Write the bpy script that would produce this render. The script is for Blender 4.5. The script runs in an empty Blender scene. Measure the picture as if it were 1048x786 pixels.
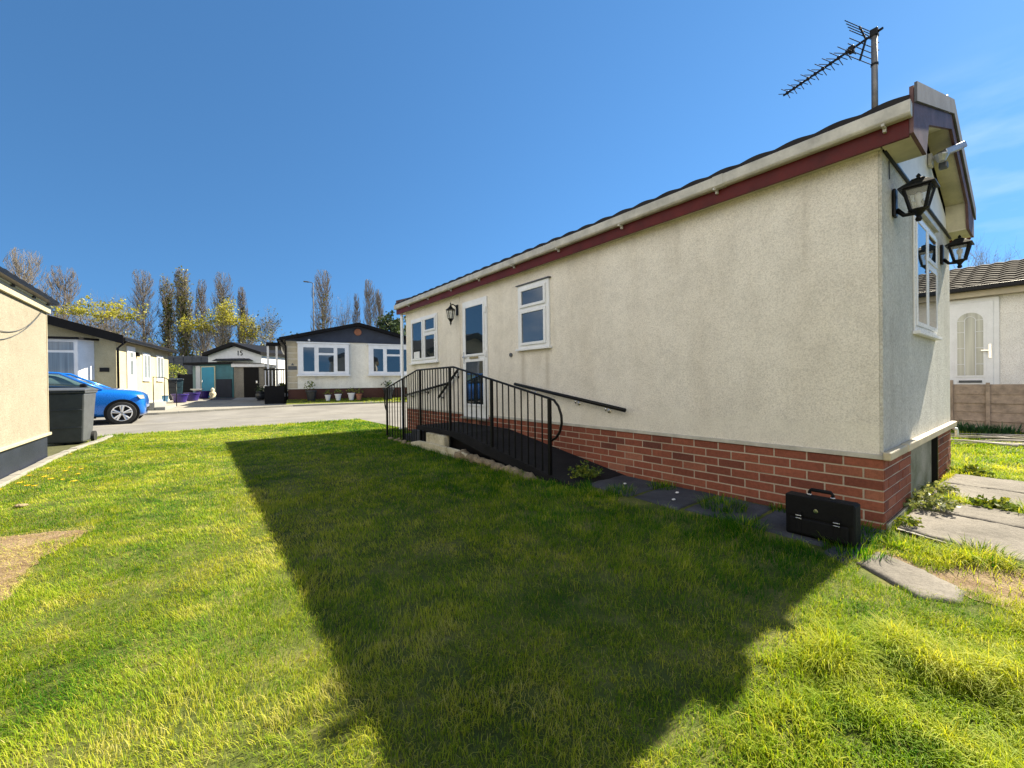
import bpy, bmesh, math, random
import numpy as np
from mathutils import Vector, Matrix, Quaternion

R = math.radians
rnd = random.Random(7)
S = bpy.context.scene
COL = S.collection

# ------------------------------------------------------------------ camera
CAM = Vector((0, 0, 1.05))
YAW, PITCH, ROLL, FPX = R(37.433), R(-0.372), R(0.70), 423.5
fw = Vector((math.sin(YAW)*math.cos(PITCH), math.cos(YAW)*math.cos(PITCH), math.sin(PITCH)))
rt = Vector((math.cos(YAW), -math.sin(YAW), 0)); up = rt.cross(fw)
rt2 = rt*math.cos(ROLL) - up*math.sin(ROLL); up2 = up*math.cos(ROLL) + rt*math.sin(ROLL)
cd = bpy.data.cameras.new('camera'); cam = bpy.data.objects.new('camera', cd); COL.objects.link(cam)
cd.sensor_width = 36; cd.lens = 36*FPX/1048; cd.clip_start = 0.05; cd.clip_end = 2000
m = Matrix((rt2, up2, -fw)).transposed().to_4x4(); m.translation = CAM
cam.matrix_world = m
S.camera = cam

# ------------------------------------------------------------------ sky, sun, exposure
SUN_EL, SUN_AZ = R(41.5), R(93.2)
w = bpy.data.worlds.new('World'); S.world = w; w.use_nodes = True
nt = w.node_tree; nt.nodes.clear()
FILL_CLOUD = (13.2, 12.6, 11.6)
out = nt.nodes.new('ShaderNodeOutputWorld'); bg = nt.nodes.new('ShaderNodeBackground')
sky = nt.nodes.new('ShaderNodeTexSky'); sky.sky_type = 'NISHITA'; sky.sun_disc = False
sky.sun_elevation = SUN_EL; sky.sun_rotation = SUN_AZ
sky.altitude = 0; sky.air_density = 1.0; sky.dust_density = 0.05; sky.ozone_density = 4.0
bg.inputs['Strength'].default_value = 0.056
def wn(t, **kw):
    o = nt.nodes.new(t)
    for k, v in kw.items(): setattr(o, k, v)
    return o
def vm(op, a, b=None):
    o = wn('ShaderNodeVectorMath', operation=op)
    for i, v in enumerate((a, b)):
        if v is None: continue
        if isinstance(v, tuple): o.inputs[i].default_value = v
        else: nt.links.new(v, o.inputs[i])
    return o
def mx(fac, a, b, mode='MIX'):
    x = wn('ShaderNodeMix', data_type='RGBA', blend_type=mode)
    for s_, v in ((x.inputs[0], fac), (x.inputs[6], a), (x.inputs[7], b)):
        if isinstance(v, (int, float)): s_.default_value = v
        elif isinstance(v, tuple): s_.default_value = (*v, 1)
        else: nt.links.new(v, s_)
    return x.outputs[2]
def wramp(fac, stops):
    r_ = wn('ShaderNodeValToRGB'); e = r_.color_ramp.elements
    while len(e) < len(stops): e.new(0.5)
    for i, (p, c) in enumerate(stops): e[i].position = p; e[i].color = (c, c, c, 1)
    nt.links.new(fac, r_.inputs[0]); return r_.outputs[0]
gen = wn('ShaderNodeTexCoord').outputs['Generated']
lift = vm('NORMALIZE', vm('ADD', gen, (0, 0, 0.23)).outputs[0])
nt.links.new(lift.outputs[0], sky.inputs['Vector'])
blue = mx(1.0, sky.outputs[0], (0.56, 0.88, 1.0), 'MULTIPLY')
# unseen bright cloud added in the west, behind the camera, to fill the shaded wall, a wisp of cirrus to the east
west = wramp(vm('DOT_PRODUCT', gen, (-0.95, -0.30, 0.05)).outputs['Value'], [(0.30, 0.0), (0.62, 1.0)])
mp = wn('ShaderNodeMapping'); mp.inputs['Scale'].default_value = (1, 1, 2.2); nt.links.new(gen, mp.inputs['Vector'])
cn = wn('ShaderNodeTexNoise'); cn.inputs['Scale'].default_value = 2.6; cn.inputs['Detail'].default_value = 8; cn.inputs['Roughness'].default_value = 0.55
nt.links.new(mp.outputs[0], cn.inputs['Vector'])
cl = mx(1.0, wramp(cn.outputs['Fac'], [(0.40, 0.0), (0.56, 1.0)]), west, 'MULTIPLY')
east = wramp(vm('DOT_PRODUCT', gen, (0.956, 0.085, 0.28)).outputs['Value'], [(0.978, 0.0), (1.0, 1.0)])
m2 = wn('ShaderNodeMapping'); m2.inputs['Scale'].default_value = (3, 3, 11); nt.links.new(gen, m2.inputs['Vector'])
c2 = wn('ShaderNodeTexNoise'); c2.inputs['Scale'].default_value = 2.2; c2.inputs['Detail'].default_value = 6; nt.links.new(m2.outputs[0], c2.inputs['Vector'])
ci = mx(1.0, wramp(c2.outputs['Fac'], [(0.42, 0.0), (0.75, 0.5)]), east, 'MULTIPLY')
tot = mx(cl, mx(ci, blue, (4.0, 5.2, 6.2)), FILL_CLOUD)
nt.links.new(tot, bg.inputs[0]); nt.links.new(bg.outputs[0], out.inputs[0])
ld = bpy.data.lights.new('sun', 'SUN'); ld.energy = 5.0; ld.angle = R(0.53); ld.color = (1.0, 0.90, 0.70)
sun = bpy.data.objects.new('sun', ld); COL.objects.link(sun)
sdir = Vector((math.cos(SUN_EL)*math.sin(SUN_AZ), math.cos(SUN_EL)*math.cos(SUN_AZ), math.sin(SUN_EL)))
sun.rotation_euler = sdir.to_track_quat('Z', 'Y').to_euler(); sun.location = sdir*40
S.view_settings.view_transform = 'Standard'; S.view_settings.look = 'None'
S.view_settings.exposure = 1.78; S.view_settings.gamma = 1.0

def gz(x, y):
    return min(max((y-16.0)*0.035, 0.0), 0.35)
def ray(px):                       # horizontal bearing of a column, per metre of depth
    l = (px-524)/FPX
    return Vector((math.sin(YAW)+l*math.cos(YAW), math.cos(YAW)-l*math.sin(YAW)))
def at(px, d):
    v = ray(px)*d
    return Vector((v.x, v.y, gz(v.x, v.y)))
def along(px, P, d):               # distance along the line P + t d seen in that column
    v = ray(px); return (P[1]*v.x - P[0]*v.y)/(d[0]*v.y - d[1]*v.x)

# ------------------------------------------------------------------ materials
def new_mat(name):
    mt = bpy.data.materials.new(name); mt.use_nodes = True
    n = mt.node_tree; b = n.nodes['Principled BSDF']
    return mt, n, b, n.nodes['Material Output']
def N(n, t, **kw):
    o = n.nodes.new(t)
    for k, v in kw.items():
        if k in o.inputs.keys() if hasattr(o.inputs, 'keys') else False: o.inputs[k].default_value = v
        else: setattr(o, k, v)
    return o
def noise(n, vec, scale, detail=4, rough=0.55, mapscale=None):
    if mapscale:
        mp = n.nodes.new('ShaderNodeMapping'); mp.inputs['Scale'].default_value = mapscale
        n.links.new(vec, mp.inputs['Vector']); vec = mp.outputs[0]
    t = n.nodes.new('ShaderNodeTexNoise'); t.inputs['Scale'].default_value = scale
    t.inputs['Detail'].default_value = detail; t.inputs['Roughness'].default_value = rough
    n.links.new(vec, t.inputs['Vector']); return t.outputs['Fac']
def ramp(n, fac, stops):
    r_ = n.nodes.new('ShaderNodeValToRGB'); e = r_.color_ramp.elements
    while len(e) < len(stops): e.new(0.5)
    for i, (p, c) in enumerate(stops):
        e[i].position = p; e[i].color = (*c, 1) if len(c) == 3 else c
    n.links.new(fac, r_.inputs[0]); return r_.outputs[0]
def mix(n, fac, a, b, mode='MIX'):
    x = n.nodes.new('ShaderNodeMix'); x.data_type = 'RGBA'; x.blend_type = mode
    for s, v in ((x.inputs[0], fac), (x.inputs[6], a), (x.inputs[7], b)):
        if isinstance(v, (int, float)): s.default_value = v
        elif isinstance(v, tuple): s.default_value = (*v, 1) if len(v) == 3 else v
        else: n.links.new(v, s)
    return x.outputs[2]
def bump(n, b, h, strength, dist):
    u = n.nodes.new('ShaderNodeBump'); u.inputs['Strength'].default_value = strength; u.inputs['Distance'].default_value = dist
    n.links.new(h, u.inputs['Height']); n.links.new(u.outputs[0], b.inputs['Normal']); return u
def objco(n):
    return n.nodes.new('ShaderNodeTexCoord').outputs['Object']
g3 = lambda v: (v, v, v)
def mul(c, k): return tuple(x*k for x in c)

def m_plain(name, col, rough=0.5, dirt=0.25, dscale=3.0, metallic=0.0, bumpy=0.0, spec=0.5, coat=0.0, streak=True):
    mt, n, b, o = new_mat(name); co = objco(n)
    f = noise(n, co, dscale, 5, 0.6)
    c = mix(n, 1.0, ramp(n, f, [(0.3, mul(col, 1-dirt)), (0.7, mul(col, 1+dirt*0.3))]), g3(1.0), 'MULTIPLY')
    f2 = noise(n, co, 60, 3, 0.6)
    c = mix(n, 0.35*min(1, dirt*2), c, ramp(n, f2, [(0.3, g3(0.6)), (0.7, g3(1.0))]), 'MULTIPLY')
    n.links.new(c, b.inputs['Base Color'])
    n.links.new(ramp(n, f2, [(0.2, g3(max(0.02, rough-0.1))), (0.8, g3(min(1, rough+0.12)))]), b.inputs['Roughness'])
    b.inputs['Metallic'].default_value = metallic; b.inputs['Specular IOR Level'].default_value = spec
    b.inputs['Coat Weight'].default_value = coat; b.inputs['Coat Roughness'].default_value = 0.05
    if bumpy: bump(n, b, noise(n, co, 90, 4), 0.5, bumpy)
    return mt
def m_dash(name, col, col2, bump_d=0.006, streaks=0.35, grain=190, band=None):
    """pebble-dashed render, weathered in vertical runs"""
    mt, n, b, o = new_mat(name); co = objco(n)
    big = noise(n, co, 0.9, 5, 0.6)
    c = ramp(n, big, [(0.30, col2), (0.62, col)])
    st = noise(n, co, 2.6, 5, 0.65, (1, 1, 0.10))
    c = mix(n, streaks, c, ramp(n, st, [(0.33, (0.62, 0.57, 0.50)), (0.58, g3(1.0))]), 'MULTIPLY')
    blot = noise(n, co, 5.5, 4, 0.65)
    c = mix(n, 0.35, c, ramp(n, blot, [(0.35, g3(0.78)), (0.6, g3(1.05))]), 'MULTIPLY')
    v = n.nodes.new('ShaderNodeTexVoronoi'); v.inputs['Scale'].default_value = grain; n.links.new(co, v.inputs['Vector'])
    fine = noise(n, co, grain*0.45, 3, 0.7)
    c = mix(n, 0.55, c, ramp(n, fine, [(0.33, g3(0.55)), (0.55, g3(1.0)), (0.75, g3(1.12))]), 'MULTIPLY')
    sp = n.nodes.new('ShaderNodeSeparateColor'); n.links.new(v.outputs['Color'], sp.inputs[0])
    c = mix(n, 0.5, c, ramp(n, sp.outputs[0], [(0.0, (0.62, 0.55, 0.48)), (0.3, g3(0.95)), (1.0, g3(1.08))]), 'MULTIPLY')
    if band:
        sx = n.nodes.new('ShaderNodeSeparateXYZ'); n.links.new(co, sx.inputs[0])
        ad = n.nodes.new('ShaderNodeMath'); ad.operation = 'MULTIPLY_ADD'; ad.inputs[1].default_value = 0.55
        n.links.new(noise(n, co, 1.7, 5, 0.6), ad.inputs[0]); n.links.new(sx.outputs[2], ad.inputs[2])
        k = ramp(n, ad.outputs[0], [(0.0, g3(1)), (band, g3(0.9)), (band+0.16, g3(0))])
        c = mix(n, k, c, mix(n, 0.35, c, (0.74, 0.70, 0.60)))
    n.links.new(c, b.inputs['Base Color']); b.inputs['Roughness'].default_value = 0.9
    b.inputs['Specular IOR Level'].default_value = 0.2
    ad = n.nodes.new('ShaderNodeMath'); ad.operation = 'MULTIPLY_ADD'; ad.inputs[1].default_value = 0.5
    n.links.new(v.outputs['Distance'], ad.inputs[0]); n.links.new(fine, ad.inputs[2])
    bump(n, b, ad.outputs[0], 0.9, bump_d)
    return mt
def m_attr(name, stops, rough=0.85, bumpscale=80, bumpd=0.003, attr='tint'):
    mt, n, b, o = new_mat(name); co = objco(n)
    a = n.nodes.new('ShaderNodeAttribute'); a.attribute_name = attr
    c = ramp(n, a.outputs['Fac'], stops)
    f = noise(n, co, 45, 5, 0.7)
    c = mix(n, 0.7, c, ramp(n, f, [(0.3, g3(0.55)), (0.6, g3(1.0)), (0.8, g3(1.15))]), 'MULTIPLY')
    f3 = noise(n, co, 1.8, 4, 0.6)
    c = mix(n, 0.5, c, ramp(n, f3, [(0.35, g3(0.65)), (0.6, g3(1.0))]), 'MULTIPLY')
    n.links.new(c, b.inputs['Base Color']); b.inputs['Roughness'].default_value = rough
    b.inputs['Specular IOR Level'].default_value = 0.25
    bump(n, b, noise(n, co, bumpscale, 5, 0.7), 0.7, bumpd)
    return mt
def m_glass(name, base, ior=1.9, rough=0.02, curtain=None):
    mt, n, b, o = new_mat(name); co = objco(n)
    f = noise(n, co, 1.3, 3)
    c = ramp(n, f, [(0.35, base), (0.65, mul(base, 1.5))])
    if curtain:
        wv = noise(n, co, 14, 2, 0.5, (1, 1, 0.03))
        c = ramp(n, wv, [(0.35, mul(curtain, 0.6)), (0.65, curtain)])
    n.links.new(c, b.inputs['Base Color']); b.inputs['Roughness'].default_value = rough; b.inputs['IOR'].default_value = ior
    bump(n, b, noise(n, co, 1.1, 2), 0.12, 0.02)
    return mt
def m_ground(name, stops, scale=2.0, fine=60, rough=0.95, bumpd=0.01, speck=0.6):
    mt, n, b, o = new_mat(name); co = objco(n)
    c = ramp(n, noise(n, co, scale, 6, 0.62), stops)
    f = noise(n, co, fine, 5, 0.7)
    c = mix(n, speck, c, ramp(n, f, [(0.3, g3(0.5)), (0.55, g3(1.0)), (0.8, g3(1.2))]), 'MULTIPLY')
    n.links.new(c, b.inputs['Base Color']); b.inputs['Roughness'].default_value = rough; b.inputs['Specular IOR Level'].default_value = 0.2
    ad = n.nodes.new('ShaderNodeMath'); ad.operation = 'MULTIPLY_ADD'; ad.inputs[1].default_value = 0.4
    n.links.new(f, ad.inputs[0]); n.links.new(noise(n, co, scale*6, 5), ad.inputs[2])
    bump(n, b, ad.outputs[0], 0.6, bumpd); return mt
def m_leaf(name, stops, trans=0.4, rough=0.5, gloss=0.3):
    mt, n, b, o = new_mat(name)
    a = n.nodes.new('ShaderNodeAttribute'); a.attribute_name = 'tint'
    c = ramp(n, a.outputs['Fac'], stops)
    n.links.new(c, b.inputs['Base Color']); b.inputs['Roughness'].default_value = rough; b.inputs['Specular IOR Level'].default_value = gloss
    t = n.nodes.new('ShaderNodeBsdfTranslucent'); n.links.new(mix(n, 1.0, c, (1.15, 1.05, 0.5), 'MULTIPLY'), t.inputs[0])
    s = n.nodes.new('ShaderNodeMixShader'); s.inputs[0].default_value = trans
    n.links.new(b.outputs[0], s.inputs[1]); n.links.new(t.outputs[0], s.inputs[2]); n.links.new(s.outputs[0], o.inputs[0])
    return mt

M = {}
M['dash'] = m_dash('pebbledash_cream', (0.82, 0.775, 0.69), (0.765, 0.72, 0.635), 0.005, 0.24, 210, band=0.98)
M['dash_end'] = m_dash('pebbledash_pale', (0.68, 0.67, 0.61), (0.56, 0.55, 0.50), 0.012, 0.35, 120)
M['dash_tan'] = m_dash('pebbledash_tan', (0.31, 0.280, 0.222), (0.28, 0.252, 0.198), 0.006, 0.12, 130)
M['dash_yellow'] = m_dash('render_yellow', (0.52, 0.47, 0.31), (0.47, 0.42, 0.27), 0.003, 0.15, 120)
M['dash_white'] = m_dash('render_white', (0.86, 0.84, 0.75), (0.79, 0.77, 0.68), 0.004, 0.25, 120)
M['dash_grey'] = m_dash('pebbledash_grey', (0.30, 0.28, 0.24), (0.22, 0.21, 0.18), 0.01, 0.3, 60)
M['brick'] = m_attr('red_brick', [(0, (0.11, 0.045, 0.036)), (0.3, (0.21, 0.066, 0.042)), (0.7, (0.30, 0.098, 0.058)), (1, (0.37, 0.165, 0.105))], 0.85, 120, 0.004)
M['mortar'] = m_ground('mortar', [(0.3, (0.36, 0.30, 0.235)), (0.7, (0.52, 0.45, 0.36))], 3, 120, 0.95, 0.004, 0.5)
M['upvc'] = m_plain('white_upvc', (0.74, 0.75, 0.76), 0.3, 0.12, 4)
M['upvc_dirty'] = m_plain('weathered_plastic', (0.50, 0.48, 0.42), 0.45, 0.35, 6)
M['cream'] = m_plain('cream_board', (0.46, 0.40, 0.28), 0.55, 0.2, 5)
M['verge'] = m_plain('slate_verge', (0.11, 0.115, 0.13), 0.6, 0.5, 5, spec=0.25)
M['soffit'] = m_plain('soffit_board', (0.60, 0.55, 0.40), 0.6, 0.35, 3)
M['fascia'] = m_plain('red_brown_fascia', (0.105, 0.010, 0.008), 0.5, 0.4, 4, spec=0.25)
M['fascia_old'] = m_plain('faded_fascia', (0.15, 0.085, 0.085), 0.6, 0.55, 5, spec=0.2)
M['black'] = m_plain('black_paint', (0.006, 0.006, 0.007), 0.38, 0.3, 8, spec=0.2)
M['iron'] = m_plain('black_iron', (0.0045, 0.0045, 0.005), 0.42, 0.4, 14, 0.0, 0.0008, 0.22)
M['blackboard'] = m_plain('black_board', (0.007, 0.0065, 0.0075), 0.6, 0.35, 3, spec=0.15)
M['navy'] = m_plain('dark_slate_boards', (0.020, 0.025, 0.040), 0.55, 0.3, 3, spec=0.2)
M['slate'] = m_plain('slate_gable_boards', (0.050, 0.060, 0.088), 0.6, 0.3, 3, spec=0.2)
M['tile'] = m_plain('dark_roof_tile', (0.022, 0.019, 0.018), 0.6, 0.5, 5, 0, 0.003, 0.2)
M['tile_brown'] = m_plain('brown_roof_tile', (0.026, 0.021, 0.019), 0.85, 0.45, 6, 0, 0.003, 0.06)
M['glass'] = m_glass('window_glass', (0.012, 0.018, 0.022), 2.1)
M['glass_net'] = m_glass('net_curtain_glass', (0.05, 0.06, 0.06), 1.8, 0.03, (0.22, 0.25, 0.27))
M['glass_lamp'] = m_glass('lamp_lens', (0.30, 0.31, 0.29), 1.6, 0.12)
mt, n, b, o = new_mat('lantern_glass'); b.inputs['Base Color'].default_value = (.6, .62, .6, 1); b.inputs['Roughness'].default_value = .05; b.inputs['IOR'].default_value = 1.7
tp = n.nodes.new('ShaderNodeBsdfTransparent'); tp.inputs[0].default_value = (.93, .94, .93, 1); ms = n.nodes.new('ShaderNodeMixShader'); ms.inputs[0].default_value = .70
n.links.new(b.outputs[0], ms.inputs[1]); n.links.new(tp.outputs[0], ms.inputs[2]); n.links.new(ms.outputs[0], o.inputs[0]); M['clear'] = mt
M['glass_pale'] = m_glass('obscured_glass', (0.42, 0.43, 0.38), 1.5, 0.25, (0.50, 0.50, 0.43))
M['concrete'] = m_ground('riven_slab', [(0.25, (0.075, 0.068, 0.06)), (0.45, (0.14, 0.127, 0.112)), (0.75, (0.22, 0.20, 0.175))], 2.4, 70, 0.9, 0.014, 0.7)
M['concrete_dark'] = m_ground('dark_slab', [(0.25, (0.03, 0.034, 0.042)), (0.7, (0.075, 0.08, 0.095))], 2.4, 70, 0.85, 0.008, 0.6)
M['asphalt_dark'] = m_ground('bitumen_ramp', [(0.3, (0.006, 0.006, 0.007)), (0.7, (0.016, 0.016, 0.018))], 3, 140, 0.9, 0.006, 0.7)
M['render_old'] = m_ground('old_render', [(0.25, (0.20, 0.16, 0.09)), (0.45, (0.52, 0.47, 0.33)), (0.7, (0.68, 0.63, 0.50))], 5, 60, 0.9, 0.02, 0.6)
M['stone'] = m_ground('rubble_stone', [(0.25, (0.13, 0.10, 0.06)), (0.7, (0.36, 0.29, 0.19))], 7, 60, 0.95, 0.03, 0.7)
M['road'] = m_ground('road_surface', [(0.3, (0.145, 0.139, 0.130)), (0.55, (0.19, 0.182, 0.170)), (0.75, (0.23, 0.22, 0.205))], 0.8, 90, 0.9, 0.004, 0.5)
M['kerb'] = m_ground('kerb_concrete', [(0.3, (0.21, 0.20, 0.175)), (0.7, (0.30, 0.285, 0.25))], 2, 60, 0.9, 0.006, 0.5)
M['path'] = m_ground('path_concrete', [(0.3, (0.21, 0.21, 0.205)), (0.7, (0.29, 0.29, 0.28))], 1.5, 60, 0.9, 0.004, 0.4)
M['gravel'] = m_ground('slate_gravel', [(0.3, (0.03, 0.032, 0.04)), (0.7, (0.14, 0.14, 0.15))], 9, 50, 0.9, 0.03, 0.8)
M['soil'] = m_ground('dry_earth', [(0.25, (0.12, 0.075, 0.042)), (0.5, (0.21, 0.15, 0.092)), (0.75, (0.31, 0.24, 0.155))], 7, 70, 1.0, 0.03, 0.75)
M['turf'] = m_ground('turf_base', [(0.25, (0.03, 0.045, 0.010)), (0.5, (0.085, 0.105, 0.022)), (0.75, (0.19, 0.17, 0.06))], 3.2, 90, 1.0, 0.03, 0.8)
M['fieldground'] = m_ground('rough_ground', [(0.3, (0.05, 0.055, 0.025)), (0.7, (0.11, 0.11, 0.05))], 0.6, 20, 1.0, 0.03, 0.6)
M['wood'] = m_plain('weathered_fence_board', (0.34, 0.265, 0.215), 0.85, 0.45, 7, 0, 0.004, 0.2)
M['greyfence'] = m_plain('grey_fence_board', (0.085, 0.092, 0.11), 0.7, 0.4, 5, 0, 0.004, 0.3)
M['hatch'] = m_ground('green_stained_board', [(0.3, (0.14, 0.145, 0.09)), (0.5, (0.26, 0.26, 0.20)), (0.75, (0.36, 0.35, 0.29))], 3, 60, 0.9, 0.006, 0.5)
M['case'] = m_plain('black_nylon', (0.0045, 0.005, 0.0065), 0.7, 0.3, 25, 0, 0.0015, 0.2)
M['chrome'] = m_plain('metal_buckle', (0.75, 0.75, 0.76), 0.22, 0.1, 20, 1.0)
M['alu'] = m_plain('dull_aluminium', (0.5, 0.5, 0.51), 0.4, 0.25, 20, 0.9)
M['rod'] = m_plain('weathered_rod', (0.05, 0.05, 0.055), 0.9, 0.3, 20, spec=0.03)
M['galv'] = m_plain('galvanised_mast', (0.22, 0.21, 0.20), 0.5, 0.4, 12, 0.5)
M['bin_grey'] = m_plain('grey_bin_plastic', (0.075, 0.082, 0.092), 0.42, 0.25, 8)
M['bin_teal'] = m_plain('dark_teal_bin', (0.02, 0.055, 0.075), 0.4, 0.25, 8)
M['bin_black'] = m_plain('dark_bin_plastic', (0.016, 0.02, 0.026), 0.4, 0.25, 8)
M['car'] = m_plain('blue_car_paint', (0.006, 0.16, 0.62), 0.28, 0.05, 6, 0.35, 0, 0.5, 0.8)
M['car_glass'] = m_glass('car_glass', (0.05, 0.085, 0.085), 1.9)
M['rubber'] = m_plain('tyre_rubber', (0.018, 0.018, 0.019), 0.8, 0.3, 20)
M['alloy'] = m_plain('alloy_rim', (0.6, 0.6, 0.61), 0.3, 0.1, 10, 0.8)
M['teal'] = m_plain('teal_boards', (0.03, 0.15, 0.19), 0.55, 0.3, 4)
M['turq'] = m_plain('turquoise_door', (0.012, 0.30, 0.46), 0.45, 0.12, 3)
M['paleteal'] = m_plain('pale_mint_boards', (0.24, 0.36, 0.34), 0.55, 0.25, 4)
M['purple'] = m_plain('indigo_tub', (0.035, 0.02, 0.17), 0.4, 0.2, 6)
M['white'] = m_plain('white_paint', (0.72, 0.72, 0.72), 0.5, 0.15, 4)
M['yellow'] = m_plain('dandelion_yellow', (0.75, 0.52, 0.01), 0.7, 0.15, 60)
M['stalk'] = m_plain('green_stalk', (0.09, 0.14, 0.03), 0.6, 0.2, 30)
M['brass'] = m_plain('brass_letterplate', (0.42, 0.33, 0.16), 0.35, 0.25, 20, 0.7)
M['clay'] = m_plain('terracotta', (0.32, 0.13, 0.07), 0.8, 0.25, 12)
M['bark'] = m_plain('grey_bark', (0.195, 0.17, 0.145), 0.9, 0.4, 2.0)
M['bark_pale'] = m_plain('pale_bark', (0.25, 0.215, 0.175), 0.9, 0.35, 2.0)
M['bark_brown'] = m_plain('brown_bark', (0.20, 0.165, 0.13), 0.9, 0.4, 2.0)
M['deadwood'] = m_plain('dead_twigs', (0.34, 0.31, 0.28), 0.85, 0.3, 9)
M['grass'] = m_leaf('grass_blades', [(0.0, (0.007, 0.058, 0.003)), (0.28, (0.030, 0.150, 0.004)), (0.55, (0.230, 0.335, 0.014)), (0.80, (0.46, 0.47, 0.045)), (1.0, (0.54, 0.49, 0.18))], 0.46, 0.6, 0.14)
M['leaf_lime'] = m_leaf('young_yellow_leaves', [(0, (0.12, 0.13, 0.02)), (0.5, (0.29, 0.29, 0.035)), (1, (0.46, 0.43, 0.07))], 0.45)
M['leaf_ivy'] = m_leaf('ivy_leaves', [(0, (0.03, 0.04, 0.008)), (0.5, (0.11, 0.125, 0.022)), (1, (0.22, 0.21, 0.05))], 0.3)
M['leaf_dark'] = m_leaf('conifer_leaves', [(0, (0.010, 0.022, 0.010)), (0.5, (0.03, 0.055, 0.022)), (1, (0.07, 0.10, 0.035))], 0.2)
M['leaf_shrub'] = m_leaf('garden_leaves', [(0, (0.03, 0.06, 0.01)), (0.5, (0.10, 0.16, 0.02)), (1, (0.30, 0.32, 0.04))], 0.35)
M['leaf_pale'] = m_leaf('pale_weed_leaves', [(0, (0.06, 0.09, 0.03)), (0.5, (0.16, 0.20, 0.08)), (1, (0.32, 0.34, 0.18))], 0.35)
M['leaf_blue'] = m_leaf('strap_leaves', [(0, (0.012, 0.045, 0.018)), (0.5, (0.03, 0.09, 0.035)), (1, (0.07, 0.16, 0.06))], 0.3)

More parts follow.
